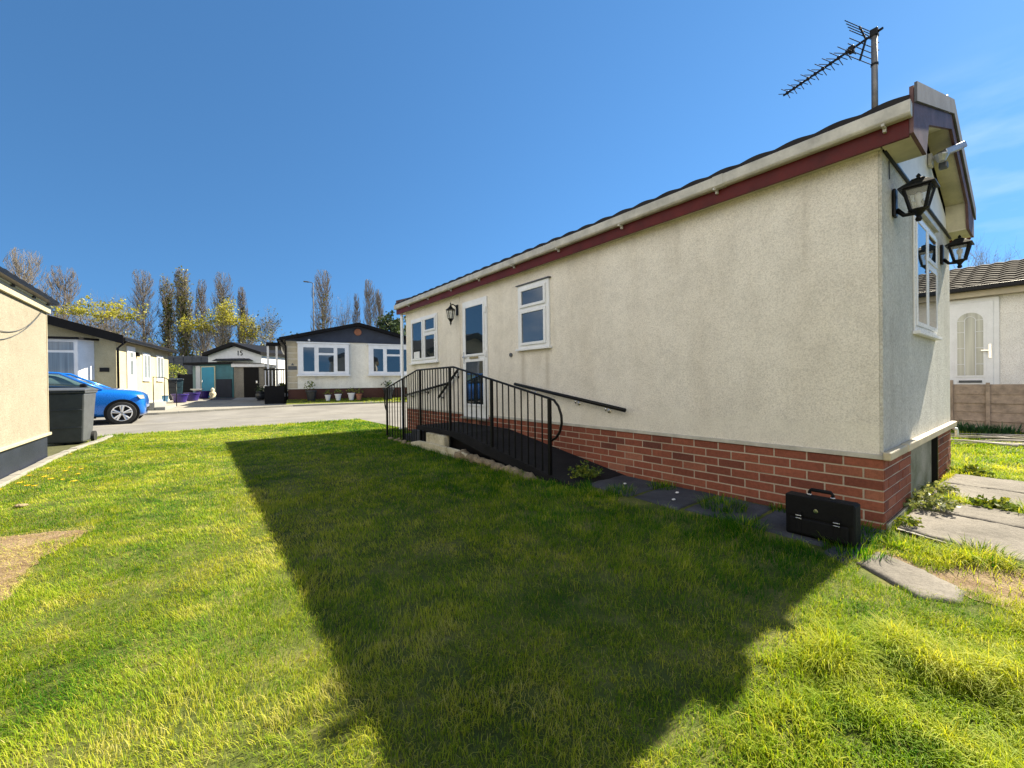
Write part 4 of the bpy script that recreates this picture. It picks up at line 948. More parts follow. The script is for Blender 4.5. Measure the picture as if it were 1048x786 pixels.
# ------------------------------------------------------------------ blue car (nose towards +x)
c = thing('parked_car', 'bright blue hatchback parked across the road, nose to the right', 'car', (-.99, 16.35, 0), 0)
stn = [(-.13, .60, .32, .62), (-.16, .72, .22, .76), (-.24, .81, .18, .86), (-.48, .857, .18, .925), (-.95, .865, .18, .965), (-1.30, .868, .18, .995), (-2.0, .868, .18, .985), (-2.9, .862, .18, 1.0), (-3.45, .82, .2, 1.0), (-3.78, .68, .3, .95), (-3.85, .5, .4, .85)]
def sect(x, w_, zb, zt): return [(x, -w_*.80, zb), (x, -w_*.97, zb+.10), (x, -w_, zb+(zt-zb)*.5), (x, -w_*.985, zt-.13), (x, -w_*.90, zt-.015), (x, -w_*.5, zt+.03), (x, 0, zt+.04), (x, w_*.5, zt+.03), (x, w_*.90, zt-.015), (x, w_*.985, zt-.13), (x, w_, zb+(zt-zb)*.5), (x, w_*.97, zb+.10), (x, w_*.80, zb)]
def loft(secs, name, mat, parent, sub=2):
    mb = MB(); k = len(secs[0])
    for s in secs: mb.v += s
    for i in range(len(secs)-1):
        for j in range(k): mb.f.append((i*k+j, i*k+(j+1) % k, (i+1)*k+(j+1) % k, (i+1)*k+j)); mb.t.append(.5)
    mb.f.append(tuple(range(k))[::-1]); mb.f.append(tuple((len(secs)-1)*k+j for j in range(k))); mb.t += [.5]*2
    return mb.build(name, mat, parent, smooth=True, subsurf=sub)
body = loft([sect(*s) for s in stn], 'body', 'car', c)
gst = [(-1.02, .70, .96, .70, .97), (-1.30, .76, .96, .68, 1.13), (-1.85, .775, .96, .60, 1.42), (-2.5, .775, .96, .60, 1.475), (-3.1, .76, .97, .585, 1.44), (-3.55, .70, .97, .54, 1.25), (-3.74, .62, .95, .52, 1.0)]
def gs(x, wb, zb, wt, zt): return [(x, -wb, zb), (x, -(wb+wt)/2, (zb+zt)/2), (x, -wt, zt-.03), (x, -wt*.5, zt), (x, wt*.5, zt), (x, wt, zt-.03), (x, (wb+wt)/2, (zb+zt)/2), (x, wb, zb)]
loft([gs(*s) for s in gst], 'cabin_glass', 'car_glass', c)
rfm = [(-1.80, .56, 1.405), (-2.5, .575, 1.492), (-3.1, .56, 1.455), (-3.5, .5, 1.30)]
loft([[(x, -w_, z_-.03), (x, -w_*.5, z_+.008), (x, w_*.5, z_+.008), (x, w_, z_-.03), (x, w_, z_-.05), (x, -w_, z_-.05)] for x, w_, z_ in rfm], 'roof', 'car', c)
for s in (-1, 1):
    MB().tube([(-1.0, s*.755, .965), (-1.45, s*.735, 1.19), (-1.82, s*.615, 1.40), (-2.5, s*.62, 1.445), (-3.1, s*.60, 1.41), (-3.55, s*.56, 1.2)], [.03, .03, .032, .03, .03, .05], 8).build('roof_pillar', 'car', c, smooth=True)
    MB().tube([(-2.35, s*.79, .97), (-2.42, s*.63, 1.44)], .035, 6).build('door_pillar', 'black', c, smooth=True)
    mi = MB(); mi.box(-1.40, -1.27, s*.92-.09, s*.92+.09, 1.0, 1.12); mi.build('wing_mirror', 'black', c, bevel=.03)
    MB().box(-2.25, -2.05, s*.872-.012, s*.872+.012, .86, .885).build('door_handle', 'car', c, bevel=.005)
    MB().box(-2.62, -1.12, s*.845-.012, s*.845+.012, .19, .25).build('sill_trim', 'black', c)
    hl = MB(); hl.prism([(-.165, s*.66, .68), (-.25, s*.815, .68), (-.33, s*.845, .79), (-.19, s*.71, .79)], (.02, s*.012, .012)); hl.build('headlight', 'glass_lamp', c, bevel=.01)
    sm = MB()
    for xx in (-1.22, -2.36): sm.box(xx-.004, xx+.004, s*.8715-.004, s*.8715+.004, .32, .92)
    sm.build('door_seam', 'black', c)
    for xw in (-.61, -3.05):
        MB().lathe([(.05, 0), (.365, 0), (.365, s*.18), (.05, s*.18)], (xw, s*.692, .325), 28, axis='y').build('wheel_arch', 'black', c)
        wt = MB().lathe([(.19, .0), (.295, .0), (.312, .03), (.312, .15), (.295, .185), (.21, .19), (.19, .12)] if s > 0 else [(.19, .0), (.295, .0), (.312, -.03), (.312, -.15), (.295, -.185), (.21, -.19), (.19, -.12)], (xw, s*.70, .312), 32, axis='y').build('tyre', 'rubber', c, smooth=False)
        rm = MB(); rm.lathe([(.04, s*.178), (.055, s*.186), (.04, s*.192)], (xw, s*.70, .312), 16, axis='y')
        for k in range(5):
            for dth in (-.17, .17):
                th = 2*math.pi*k/5+.3
                p0 = Vector((xw+.03*math.cos(th), s*.885, .312+.03*math.sin(th))); p1 = Vector((xw+.205*math.cos(th+dth), s*.885, .312+.205*math.sin(th+dth)))
                rm.bar(p0, p1, .045, .012, (0, 1, 0)) if False else rm.tube([p0, p1], [.022, .026], 6)
        rm.tube([(xw+.208*math.cos(2*math.pi*i/32), s*.885, .312+.208*math.sin(2*math.pi*i/32)) for i in range(32)], .014, 6, closed=True)
        rm.build('rim', 'alloy', wt)
MB().box(-.20, -.122, -.42, .42, .30, .44).build('grille', 'black', c, bevel=.03)

# ------------------------------------------------------------------ pale yellow home behind the car
d2 = R(10.6); P0 = Vector((-2.11, 19.24)); z0 = gz(*P0)
ch = thing('park_home', 'pale yellow park home with black roof edge and bow window behind the car', 'park home', (P0.x, P0.y, z0), -d2)
# local frame: +y back along the lit side, -x along the gable front
h2 = 2.52-.02
MB().box(-6.0, 0, 0, 6.1, .02, h2).build('wall', 'dash_yellow', ch)
MB().box(-6.02, .02, -.02, 6.12, -.3, .30).build('skirting', 'dash_white', ch)
gb = MB(); gb.prism([(-6.0, .001, h2+.001), (0, .001, h2+.001), (-3.0, .001, h2+.95)], (0, 6.09, 0)); gb.build('gable', 'dash_yellow', ch)
for s, xe in ((1, .28), (-1, -6.28)):
    rr = MB(); rr.prism([(xe, -.35, h2-.06), (xe, -.35, h2+.10), (-3.0, -.35, h2+1.14), (-3.0, -.35, h2+.98)], (0, 6.7, 0)); rr.build('roof', 'tile', ch)
    bb = MB(); bb.prism([(xe+s*.02, -.352, h2-.16), (xe+s*.02, -.352, h2+.13), (-3.0, -.352, h2+1.17), (-3.0, -.352, h2+.88)], (0, -.03, 0)); bb.build('bargeboard', 'blackboard', ch)
MB().box(.24, .34, -.34, 6.34, h2-.05, h2+.05).build('gutter', 'black', ch)
MB().tube([(.30, -.1, h2-.05), (.06, -.05, h2-.28), (.06, -.05, .1)], .035, 8).build('downpipe', 'black', ch, smooth=True)
bay = MB(); bay.prism([(-.55, 0, 1.15), (-.80, -.42, 1.15), (-3.0, -.42, 1.15), (-3.25, 0, 1.15)], (0, 0, 1.30)); bo = bay.build('bay_window', 'upvc', ch)
bay = MB(); bay.prism([(-.42, .0, 2.455), (-.72, -.55, 2.455), (-3.1, -.55, 2.455), (-3.4, 0, 2.455)], (0, 0, .06)); bay.build('bay_roof', 'blackboard', bo)
for (a, b2, c2, e2) in ((-1.55, -.90, 1.30, 2.02), (-1.55, -.90, 2.10, 2.36), (-2.9, -1.70, 1.30, 2.36)):
    MB().box(a, b2, -.432, -.421, c2, e2).build('pane', 'glass_net', bo)
MB().box(-.42, -.18, -.02, -.001, 1.42, 1.56).build('name_plaque', 'black', ch)
o_, u_, n_ = (0, 0, 0), (0, 1, 0), (1, 0, 0)
def lv(px): return along(px, P0, (math.sin(d2), math.cos(d2)))
dd = MB(); dd.obox(o_, u_, n_, lv(129.5), lv(137.5), .001, .05, .35, 2.38); do_ = dd.build('door', 'upvc', ch, bevel=.01)
MB().obox(o_, u_, n_, lv(132), lv(135), .051, .056, 1.35, 2.15).build('pane', 'glass_net', do_)
for a, b2 in ((146, 153), (160, 166.5)):
    window(ch, o_, u_, n_, lv(a), lv(b2), 1.15, 2.25, [(lv(a)+.08, (lv(a)+lv(b2))/2-.06, 1.25, 2.15), ((lv(a)+lv(b2))/2+.06, lv(b2)-.08, 1.25, 2.15)], 'glass_net')
MB().obox(o_, u_, n_, lv(139), lv(140.5), .001, .10, 2.05, 2.2).build('porch_light', 'black', ch)
# little railing and steps at its door
st = thing('door_steps', 'pale concrete door steps with thin dark handrail beside the yellow home', 'steps', (P0.x, P0.y, z0), -d2)
MB().box(.07, .85, lv(126), lv(141), -.1, .32).build('step', 'path', st, bevel=.01)
MB().box(.86, 1.15, lv(126), lv(141), -.1, .16).build('step', 'path', st, bevel=.01)
hr = MB()
for y in (lv(127), lv(141)): hr.tube([(.80, y, .3), (.80, y, 1.25)], .015, 6)
hr.tube([(.80, lv(127), 1.25), (.80, lv(141), 1.25), (1.1, lv(144), 1.0)], .015, 6); hr.tube([(1.1, lv(144), 1.0), (1.1, lv(144), .0)], .015, 6); hr.build('handrail', 'iron', st, smooth=True)
# crate / tubs / ornaments
def on(px, d, dz=0.0): q = at(px, d); return Vector((q.x, q.y, q.z+.03+dz))
p = on(167.5, 18.6); t = thing('plastic_crate', 'small light blue crate on the ground by the bins', 'crate', p, R(5))
MB().hexa([(-.13,-.11,0),(.13,-.11,0),(.13,.11,0),(-.13,.11,0),(-.16,-.13,.28),(.16,-.13,.28),(.16,.13,.28),(-.16,.13,.28)]).build('body', m_plain('light_blue_plastic', (.12, .30, .55), .5, .15, 6), t, bevel=.01)
MB().box(-.17, .17, -.14, .14, .281, .305).build('rim', 'white', t, bevel=.004)
def tub(label, px, d, dz=0):
    t = thing('planter_tub', label, 'planter', on(px, d, dz), 0, 'indigo tubs along the kerb')
    MB().lathe([(.20, 0), (.22, .02), (.30, .32), (.325, .33), (.325, .38), (.29, .38), (.28, .33)], (0, 0, 0), 20).build('pot', 'purple', t, smooth=False)
    MB().lathe([(.279, .331), (.279, .345), (.02, .36)], (0, 0, 0), 16).build('soil', 'soil', t)
    return t
tub('indigo tub nearest the road, leftmost of the three on pale paving', 184, 18.3)
tub('indigo tub on the pale paving, the middle one of three', 196.5, 19.3)
tub('indigo tub set back by the teal shed behind white ornaments', 207.5, 20.8)
sh = MB(); sh.box(-.30, .30, -.03, .03, 0, .9); 
def ornament(label, px, d, kind):
    t = thing('garden_ornament', label, 'garden ornament', on(px, d), 0, 'white ornaments on the gravel')
    if kind == 0:
        MB().lathe([(.16, 0), (.14, .05), (.05, .09), (.05, .34), (.10, .38), (.26, .44), (.28, .49), (.24, .49)], (0, 0, 0), 16).build('birdbath', 'white', t)
    else:
        MB().lathe([(.14, 0), (.16, .06), (.10, .12), (.15, .24), (.12, .34), (.06, .38), (.09, .46), (.06, .53), (.02, .56)], (0, 0, 0), 14).build('figure', 'render_old', t, smooth=True)
ornament('white birdbath on the gravel in front of the teal shed', 201.5, 20.6, 0)
ornament('small pale stone figure on the dark gravel by the path', 217.5, 20.4, 1)
# blue and white clutter hung by the steps
t = thing('parasol', 'folded blue and white parasol leaning beside the yellow home', 'parasol', on(157.5, 19.0), 0)
MB().tube([(0, 0, 0), (.0, 0, 1.30)], .02, 6).build('pole', 'white', t); MB().lathe([(.05, .35), (.16, .45), (.13, .85), (.03, 1.28)], (0, 0, 0), 10).build('canopy', m_plain('blue_cloth', (.05, .16, .42), .8, .3, 10), t, smooth=True)

# ------------------------------------------------------------------ sheds, white home, grey fence
def shed_frame(pl, dl, pr, dr2):
    a, b2 = at(pl, dl), at(pr, dr2); u = Vector((b2.x-a.x, b2.y-a.y, 0)); L = u.length; return a, L, math.atan2(u.y, u.x)
a, L, ang = shed_frame(203, 22.0, 239, 21.6)
t = thing('garden_shed', 'teal garden shed with bright turquoise door and flat dark roof', 'shed', (a.x, a.y, a.z), ang)
MB().box(-.0, L, 0, 1.9, 0, 1.78).build('wall', 'teal', t)
MB().box(-.62, -.002, .25, 1.9, 0, 1.74).build('side_panel', 'paleteal', t)
MB().box(-.12, .16, -.03, -.001, 0, 1.72).build('corner_board', 'white', t)
MB().box(-.8, L+.10, -.14, 2.0, 1.785, 1.90).build('roof', 'blackboard', t)
MB().box(.20, 1.10, -.035, -.001, .02, 1.70).build('door_frame', m_plain('cream_paint', (.55, .55, .38), .5, .1, 5), t)
do_ = MB(); do_.box(.27, 1.03, -.05, -.036, .04, 1.64); do_ = do_.build('door', 'turq', t); MB().box(.31, .35, -.075, -.051, .85, .97).build('handle', 'chrome', do_)
MB().box(1.14, L-.08, -.03, -.001, .05, 1.0).build('lower_boards', 'navy', t)
a, L, ang = shed_frame(238.5, 21.4, 270.5, 21.8)
t = thing('garden_shed', 'grey pebbledashed shed with black door and white fascia', 'shed', (a.x, a.y, a.z), ang)
MB().box(.05, L, 0, 2.2, 0, 1.62).build('wall', 'dash_grey', t)
MB().box(-.04, L+.06, -.10, 2.3, 1.625, 1.76).build('fascia', 'white', t)
MB().box(-.02, L+.04, -.08, 2.28, 1.765, 1.80).build('roof', 'path', t)
do_ = MB(); do_.box(.50, 1.18, -.03, -.001, .02, 1.60); do_ = do_.build('door', 'blackboard', t); MB().box(1.07, 1.13, -.06, -.031, .78, .90).build('handle', 'chrome', do_)
a, L, ang = shed_frame(213.5, 27.4, 268, 27.0)
t = thing('park_home', 'white park home with black gable edge and number 15 behind sheds', 'park home', (a.x, a.y, a.z), ang)
wz = 2.70
MB().box(0, L, 0, 8, 0, wz).build('wall', 'white', t)
MB().prism([(0, .001, wz+.001), (L, .001, wz+.001), (L/2, .001, wz+.52)], (0, 7.9, 0)).build('gable', 'white', t)
for s, xe in ((-1, -.18), (1, L+.18)):
    MB().prism([(xe, -.3, wz-.10), (xe, -.3, wz+.10), (L/2, -.3, wz+.78), (L/2, -.3, wz+.56)], (0, 8.5, 0)).build('roof', 'blackboard', t)
MB().prism([(.60, -.02, 2.26), (L-.55, -.02, 2.26), (L-.85, -.02, 2.40), (.95, -.02, 2.40)], (0, -.4, 0)).build('canopy', 'navy', t)
o_, u_, n_ = (0, 0, 0), (1, 0, 0), (0, -1, 0)
for x0, x1 in ((.75, 1.35), (1.5, 2.15), (2.3, 2.9)):
    window(t, o_, u_, n_, x0, x1, 1.75, 2.22, [(x0+.06, x1-.06, 1.8, 2.17)], 'glass_net', sill=False)
fc = bpy.data.curves.new('house_number', 'FONT'); fc.body = '15'; fc.size = .46; fc.extrude = .012; fc.align_x = 'CENTER'
tmp_ = bpy.data.objects.new('tmp', fc); COL.objects.link(tmp_); fc.materials.append(M['black']); me_ = bpy.data.meshes.new_from_object(tmp_.evaluated_get(bpy.context.evaluated_depsgraph_get())); bpy.data.objects.remove(tmp_); nmo = bpy.data.objects.new('house_number', me_); COL.objects.link(nmo); nmo.parent = t; nmo.location = (L*.60, -.016, 2.62); nmo.rotation_euler = (R(90), 0, 0)
# its neighbour further along, white side wall and low roof
a2, L2, ang2 = shed_frame(269.5, 30.0, 294, 31.5)
t = thing('park_home', 'white-sided park home glimpsed between the white home and the deck', 'park home', (a2.x, a2.y, a2.z), ang2)
MB().box(0, L2+3, 0, 6, 0, 2.3).build('wall', 'white', t); MB().prism([(-.2, -.3, 2.25), (L2+3.2, -.3, 2.25), (L2+3.2, 3, 3.2), (-.2, 3, 3.2)], (0, 0, .12)).build('roof', 'path', t)
# tall grey boundary fence
def fence_run(P, Q, h, mat, label, name='boundary_fence', npan=10, postw=.1, rails=True):
    P, Q = Vector(P), Vector(Q); u = (Q-P); L = u.length; ang = math.atan2(u.y, u.x)
    t = thing(name, label, 'fence', P, ang)
    w_ = L/npan
    for i in range(npan):
        z_ = gz(P.x+u.x*(i+.5)/npan, P.y+u.y*(i+.5)/npan)-P.z
        mb = MB()
        nb_ = max(3, int(h/.16))
        for k in range(nb_):
            za, zb = z_+.05+(h-.1)*k/nb_, z_+.05+(h-.1)*(k+1)/nb_
            off = rnd.uniform(0, .01)
            mb.hexa([(i*w_+postw/2, -.012-off, za), ((i+1)*w_-postw/2, -.012-off, za), ((i+1)*w_-postw/2, .012, za), (i*w_+postw/2, .012, za), (i*w_+postw/2, .0, zb+.02), ((i+1)*w_-postw/2, .0, zb+.02), ((i+1)*w_-postw/2, .012, zb+.02), (i*w_+postw/2, .012, zb+.02)])
        mb.build('panel', mat, t)
        if rails:
            mb = MB()
            for k in range(1, 4): mb.box(i*w_+w_*k/4-.025, i*w_+w_*k/4+.025, -.045, -.023, z_+.02, z_+h)
            mb.build('batten', mat, t)
    for i in range(npan+1):
        z_ = gz(P.x+u.x*i/npan, P.y+u.y*i/npan)-P.z
        MB().box(i*w_-postw/2, i*w_+postw/2, -.05, .05, z_-.1, z_+h+.05).build('post', mat, t)
    return t
fence_run(at(150, 34), at(470, 36), 3.15, 'greyfence', 'tall grey boundary fence behind the sheds', npan=9)
# dark red-brown hedge gap fence beside the teal shed
a = at(183, 23.4); b2 = at(203, 23.2)
t = fence_run(a, b2, 1.35, 'blackboard', 'low near-black fence panel left of the teal shed', 'garden_fence', 1, .06, False)

# ------------------------------------------------------------------ cream home with slate gable across the road
th = R(100); LC = Vector((3.22, 20.57)); zg = gz(3.2, 20.6)
t = thing('park_home', 'cream home with dark slate gable and two white picture windows across the road', 'park home', (LC.x, LC.y, zg), math.pi/2-th)
Wd = 6.0; wb, wt2 = .66, 2.80
MB().box(0, Wd, 0, 9, wb, wt2).build('wall', 'dash_white', t)
MB().box(.04, Wd-.04, .03, 8.9, -.2, wb-.004).build('skirting', m_attr('dark_brick', [(0, (.05, .025, .02)), (1, (.14, .06, .045))]), t)
MB().prism([(-.05, -.05, wt2+.001), (Wd+.05, -.05, wt2+.001), (Wd+.05, -.05, wt2+.06), (Wd/2, -.05, wt2+.78), (-.05, -.05, wt2+.06)], (0, 9, 0)).build('gable_boards', 'slate', t)
for s, xe in ((-1, -.28), (1, Wd+.28)):
    MB().prism([(xe, -.40, wt2-.03), (xe, -.40, wt2+.11), (Wd/2, -.40, wt2+.92), (Wd/2, -.40, wt2+.78)], (0, 9.8, 0)).build('roof', 'blackboard', t)
    MB().box(min(xe-s*.02, xe+s*.08), max(xe-s*.02, xe+s*.08), -.38, 9.3, wt2-.02, wt2+.06).build('gutter', 'black', t)
for xx in (-.03,): MB().tube([(xx-.15, -.2, wt2-.02), (xx, -.05, wt2-.25), (xx, -.05, .05)], .04, 8).build('downpipe', 'black', t, smooth=True)
qn = MB()
for k in range(8): qn.box(-.004, .42, -.016, -.001, wb+.03+.265*k, wb+.27+.265*k)
qn.build('quoin_boards', 'cream', t)
MB().box(.06, .40, -.03, -.0165, 1.52, 1.68).build('name_plaque', 'bin_grey', t); MB().prism([(.17, -.03, 1.72), (.29, -.03, 1.72), (.23, -.03, 1.83)], (0, .012, 0)).build('emblem', 'bin_grey', t)
MB().lathe([(.0, .0), (.16, .001), (.16, .05), (.0, .06)], (Wd/2-.02, -.11, wt2+.50), 18, axis='y').build('vent_disc', 'clay', t)
MB().tube([(.9, -.06, wt2+.02), (.9, -.2, wt2+.05)], .05, 8).build('porch_light', 'white', t)
for x0, x1 in ((.44, 2.56), (3.44, 5.56)):
    bw_ = MB().box(x0, x1, -.20, -.001, 1.30, 2.70); bo = bw_.build('box_window', 'upvc', t, bevel=.01)
    MB().box(x0-.05, x1+.05, -.26, -.001, 1.235, 1.298).build('sill', 'upvc', bo)
    MB().box(x0-.04, x1+.04, -.23, -.001, 2.702, 2.76).build('head', 'upvc', bo)
    for (p0, p1, q0, q1) in ((.22, .66, 1.45, 2.52), (.84, 1.46, 1.42, 2.18), (.84, 1.46, 2.28, 2.52), (1.62, 1.94, 1.45, 2.52)):
        MB().box(x0+p0, x0+p1, -.207, -.201, q0, q1).build('pane', 'glass', bo)
    for xb in (x0+.7, x0+1.5): MB().prism([(xb, -.02, 1.05), (xb, -.02, 1.234), (xb, -.2, 1.234)], (.03, 0, 0)).build('bracket', 'upvc', bo)
# porch roof and deck to its left
po = thing('porch', 'black porch roof on posts beside the slate-gabled home', 'porch', (LC.x, LC.y, zg), math.pi/2-th)
MB().box(-.80, -.30, .5, 3.2, 2.60, 2.76).build('roof', 'blackboard', po)
for x in (-.74, -.40): MB().box(x-.04, x+.04, .55, .63, -.05, 2.599).build('post', 'white', po)
dk = thing('deck_balustrade', 'black decking with slatted front and white-tipped balustrade', 'deck', (LC.x, LC.y, zg), math.pi/2-th)
sl_ = MB()
for k in range(6): sl_.box(-.86, -.10, -.02+.0, .0, .05+.13*k, .165+.13*k)
sl_.build('slat_front', 'blackboard', dk); MB().box(-.86, -.10, .001, 1.6, .0, .80).build('platform', 'blackboard', dk)
for i in range(9): MB().box(-.82+.086*i-.015, -.82+.086*i+.015, .0, .04, .83, 1.50).build('baluster', 'blackboard' if i % 3 else 'white', dk)
MB().box(-.88, -.08, -.02, .06, 1.501, 1.56).build('top_rail', 'blackboard', dk)
# grass strip and pots in front of it
u2 = Vector((math.sin(th), math.cos(th))); f2 = Vector((-math.cos(th)*-1, 0))
fn = Vector((-(-u2.y), -u2.x)) if False else Vector((u2.y, -u2.x))      # outward (towards the road)
def loc2(a, b_): q = LC+u2*a+fn*b_; return (q.x, q.y)
vg = MB(); VN = 12
def vpt(i, inner):
    a = -.02+6.35*i/VN; q = loc2(a, .02) if inner else loc2(a, 1.24-.5*i/VN); return (q[0], q[1], gz(*q)+(.20 if inner else .06))
for i in range(VN): vg.face([vpt(i, 0), vpt(i+1, 0), vpt(i+1, 1), vpt(i, 1)])
struct(vg.build('verge', 'turf'))
def vz(a, b_): q = loc2(a, b_); return gz(*q)+.20-.14*min(1, b_/1.0)
def pot(label, a, b_, mat, k, plant=None):
    q = loc2(a, b_); tt = thing('plant_pot', label, 'plant pot', (q[0], q[1], vz(a, b_)), 0, 'pots along the brick skirting')
    MB().lathe([(.09*k, 0), (.13*k, .24*k), (.15*k, .25*k), (.15*k, .29*k), (.12*k, .29*k), (.11*k, .25*k)], (0, 0, 0), 14).build('pot', mat, tt)
    mb = MB(); r_ = random.Random(int(a*100))
    for i in range(40):
        th_ = r_.uniform(0, 6.28); el_ = r_.uniform(.2, 1.4); rr = r_.uniform(.08, .22)*k
        p_ = Vector((math.cos(th_)*math.cos(el_)*rr, math.sin(th_)*math.cos(el_)*rr, .30*k+math.sin(el_)*rr*1.2)); s_ = .04*k
        q_ = Vector((r_.uniform(-1, 1), r_.uniform(-1, 1), r_.uniform(-1, 1))).normalized(); w_ = q_.orthogonal().normalized()
        mb.face([p_-q_*s_, p_+w_*s_*.6, p_+q_*s_, p_-w_*s_*.6], r_.random())
    mb.build('foliage', 'leaf_shrub' if plant is None else plant, tt, recalc=False)
pot('dark pot with white-flecked plant under the first picture window', .95, .35, 'bin_black', 1.6, 'leaf_pale')
pot('white pot right of the white-flecked plant', 1.62, .42, 'white', .9)
pot('small white pot standing midway under the first picture window', 2.05, .4, 'white', 1.0)
pot('low white pot beside a clay pot near the wall middle', 2.62, .36, 'white', 1.1)
pot('clay pot next to the low white pot', 2.95, .42, 'clay', 1.0)
pot('broad dark planter under the second picture window', 4.3, .35, 'bin_black', 1.8, 'leaf_dark')
pot('pale pot at the right end of the brick skirting', 5.35, .42, 'white', 1.2)

# ------------------------------------------------------------------ right-hand neighbour
nx_ = 13.5
nh = thing('park_home', 'white home with brown tiled roof and arched-glass front door beyond the fence', 'park home', (nx_+2.5, 3, 0))
NO = Vector(nh.location)
def nb2(mb, name, mat, parent=None, **kw):
    mb.v = [(x-NO.x, y-NO.y, z-NO.z) for x, y, z in mb.v]; return mb.build(name, mat, parent or nh, **kw)
M['dash_nb'] = m_dash('render_offwhite', (0.82, 0.80, 0.76), (0.76, 0.74, 0.70), 0.003, 0.10, 120)
nb2(MB().box(nx_, nx_+5, -6, 9, .0, 2.80), 'wall', 'dash_nb')
nb2(MB().box(nx_-.22, nx_-.002, -6.1, 9.1, 2.74, 2.86), 'fascia', 'cream')
nb2(MB().box(nx_-.36, nx_-.222, -6.1, 9.1, 2.86, 2.96), 'gutter', 'black', bevel=.01)
rf = tiles('r', nx_-.30, nx_+2.5, -6.2, 9.2, 2.95, 3.86, 'tile_brown', None, period=.24, course_l=.30, amp=.022, step=.03); nb2(rf, 'roof', 'tile_brown', recalc=False, smooth=False)
rf = tiles('r', nx_+5.30, nx_+2.5, -6.2, 9.2, 2.95, 3.86, 'tile_brown', None, period=.24, course_l=.30, amp=.022, step=.03); nb2(rf, 'roof', 'tile_brown', recalc=False)
o_, u_, n_ = Vector((nx_, 0, 0))-NO, (0, 1, 0), (-1, 0, 0)
dd = MB().obox(o_, u_, n_, .68, 1.50, .001, .05, .60, 2.72); do_ = dd.build('door', 'upvc', nh, bevel=.006)
dl = MB().obox(o_, u_, n_, .76, 1.42, .051, .075, .62, 2.64); dl.build('door_leaf', 'upvc', do_, bevel=.006)
def arch(a, b_, z0_, z1_, k=14):
    r_ = (b_-a)/2; cx = (a+b_)/2; zc = z1_-r_
    return [(a, z0_), (b_, z0_)] + [(cx+r_*math.cos(math.pi*i/k), zc+r_*math.sin(math.pi*i/k)) for i in range(k+1)]
ax = nx_-.076
P = [(ax, y, z_) for y, z_ in arch(.86, 1.32, 1.02, 2.46)]; nb2(MB().prism(P, (-.012, 0, 0)), 'arch_moulding', 'upvc', do_)
P = [(ax-.013, y, z_) for y, z_ in arch(.90, 1.28, 1.06, 2.42)]; nb2(MB().prism(P, (-.004, 0, 0)), 'pane', 'glass_pale', do_)
br = MB(); xg = ax-.019
for y in (1.01, 1.17): br.tube([(xg, y, 1.06), (xg, y, 2.25)], .008, 5)
br.tube([(xg, 1.09+.08*math.cos(math.pi*i/10), 2.25+.08*math.sin(math.pi*i/10)) for i in range(11)], .008, 5)
for z_ in (1.3, 1.65, 2.0, 2.25): br.tube([(xg, .90, z_), (xg, 1.01, z_)], .007, 5); br.tube([(xg, 1.17, z_), (xg, 1.28, z_)], .007, 5)
nb2(br, 'leading', 'upvc', do_)
nb2(MB().box(ax-.02, ax-.001, .92, 1.26, .90, .95), 'letter_plate', 'bin_grey', do_)
nb2(MB().box(ax-.02, ax-.001, .785, .825, 1.42, 1.72), 'handle', 'chrome', do_); nb2(MB().box(ax-.06, ax-.021, .80, .93, 1.575, 1.60), 'handle', 'chrome', do_)
P = [(ax, y, z_) for y, z_ in ((.88, .66), (1.30, .66), (1.30, .84), (.88, .84))]; nb2(MB().prism(P, (-.01, 0, 0)), 'lower_panel', 'upvc', do_)
# waney-lap fence
fence_run((11.5, 7.0, 0), (11.5, -4.6, 0), .92, 'wood', 'weathered pinkish lap-board fence in front of the white home', 'garden_fence', 6, .09)

# ------------------------------------------------------------------ lamp post
p = at(322, 42)
t = thing('street_lamp', 'tall thin street lamp rising behind the slate-gabled home', 'street lamp', (p.x, p.y, p.z))
MB().tube([(0, 0, 0), (0, 0, 10.9)], [.09, .05], 8).build('column', 'greyfence', t, smooth=True)
MB().tube([(0, 0, 10.85), (-.15, .05, 10.95), (-.5, .15, 11.0)], .04, 6).build('arm', 'greyfence', t, smooth=True)
MB().box(-.85, -.35, .1, .28, 10.94, 11.05).build('lantern_head', 'bin_grey', t, bevel=.03)

# ------------------------------------------------------------------ trees beyond the fence
class TW:            # many thin three-sided twigs in one mesh, gathered with numpy
    def __init__(s): s.v = []; s.f = []; s.n = 0
    def path(s, P, R_):
        k = len(P); P = [Vector(p) for p in P]
        for i, p in enumerate(P):
            d = (P[min(i+1, k-1)]-P[max(i-1, 0)]).normalized(); x_ = d.orthogonal().normalized(); y_ = d.cross(x_)
            for j in range(3):
                a = 2.094*j; s.v.append(p+(x_*math.cos(a)+y_*math.sin(a))*R_[i])
        for i in range(k-1):
            for j in range(3):
                s.f.append((s.n+i*3+j, s.n+i*3+(j+1) % 3, s.n+(i+1)*3+(j+1) % 3, s.n+(i+1)*3+j))
        s.n += 3*k
    def build(s, name, mat, par):
        return np_mesh(name, np.array([tuple(v) for v in s.v]), [np.array(s.f)], np.full(len(s.v), .5), mat, par, True)
def leaves(name, pts, size, mat, par, r_, tbase=.5, tvar=.3):
    n = len(pts); P = np.array(pts); g = np.random.default_rng(r_.randrange(10**6))
    q = g.normal(size=(n, 3)); q /= np.linalg.norm(q, axis=1)[:, None]; w_ = np.cross(q, g.normal(size=(n, 3))); w_ /= np.linalg.norm(w_, axis=1)[:, None]
    s_ = (size*g.uniform(.6, 1.4, n))[:, None]
    V = np.stack([P-q*s_, P+w_*s_*.6, P+q*s_, P-w_*s_*.6], 1).reshape(-1, 3)
    return np_mesh(name, V, [np.arange(n*4).reshape(n, 4)], np.repeat(np.clip(tbase+g.normal(0, tvar, n), 0, 1), 4), mat, par)
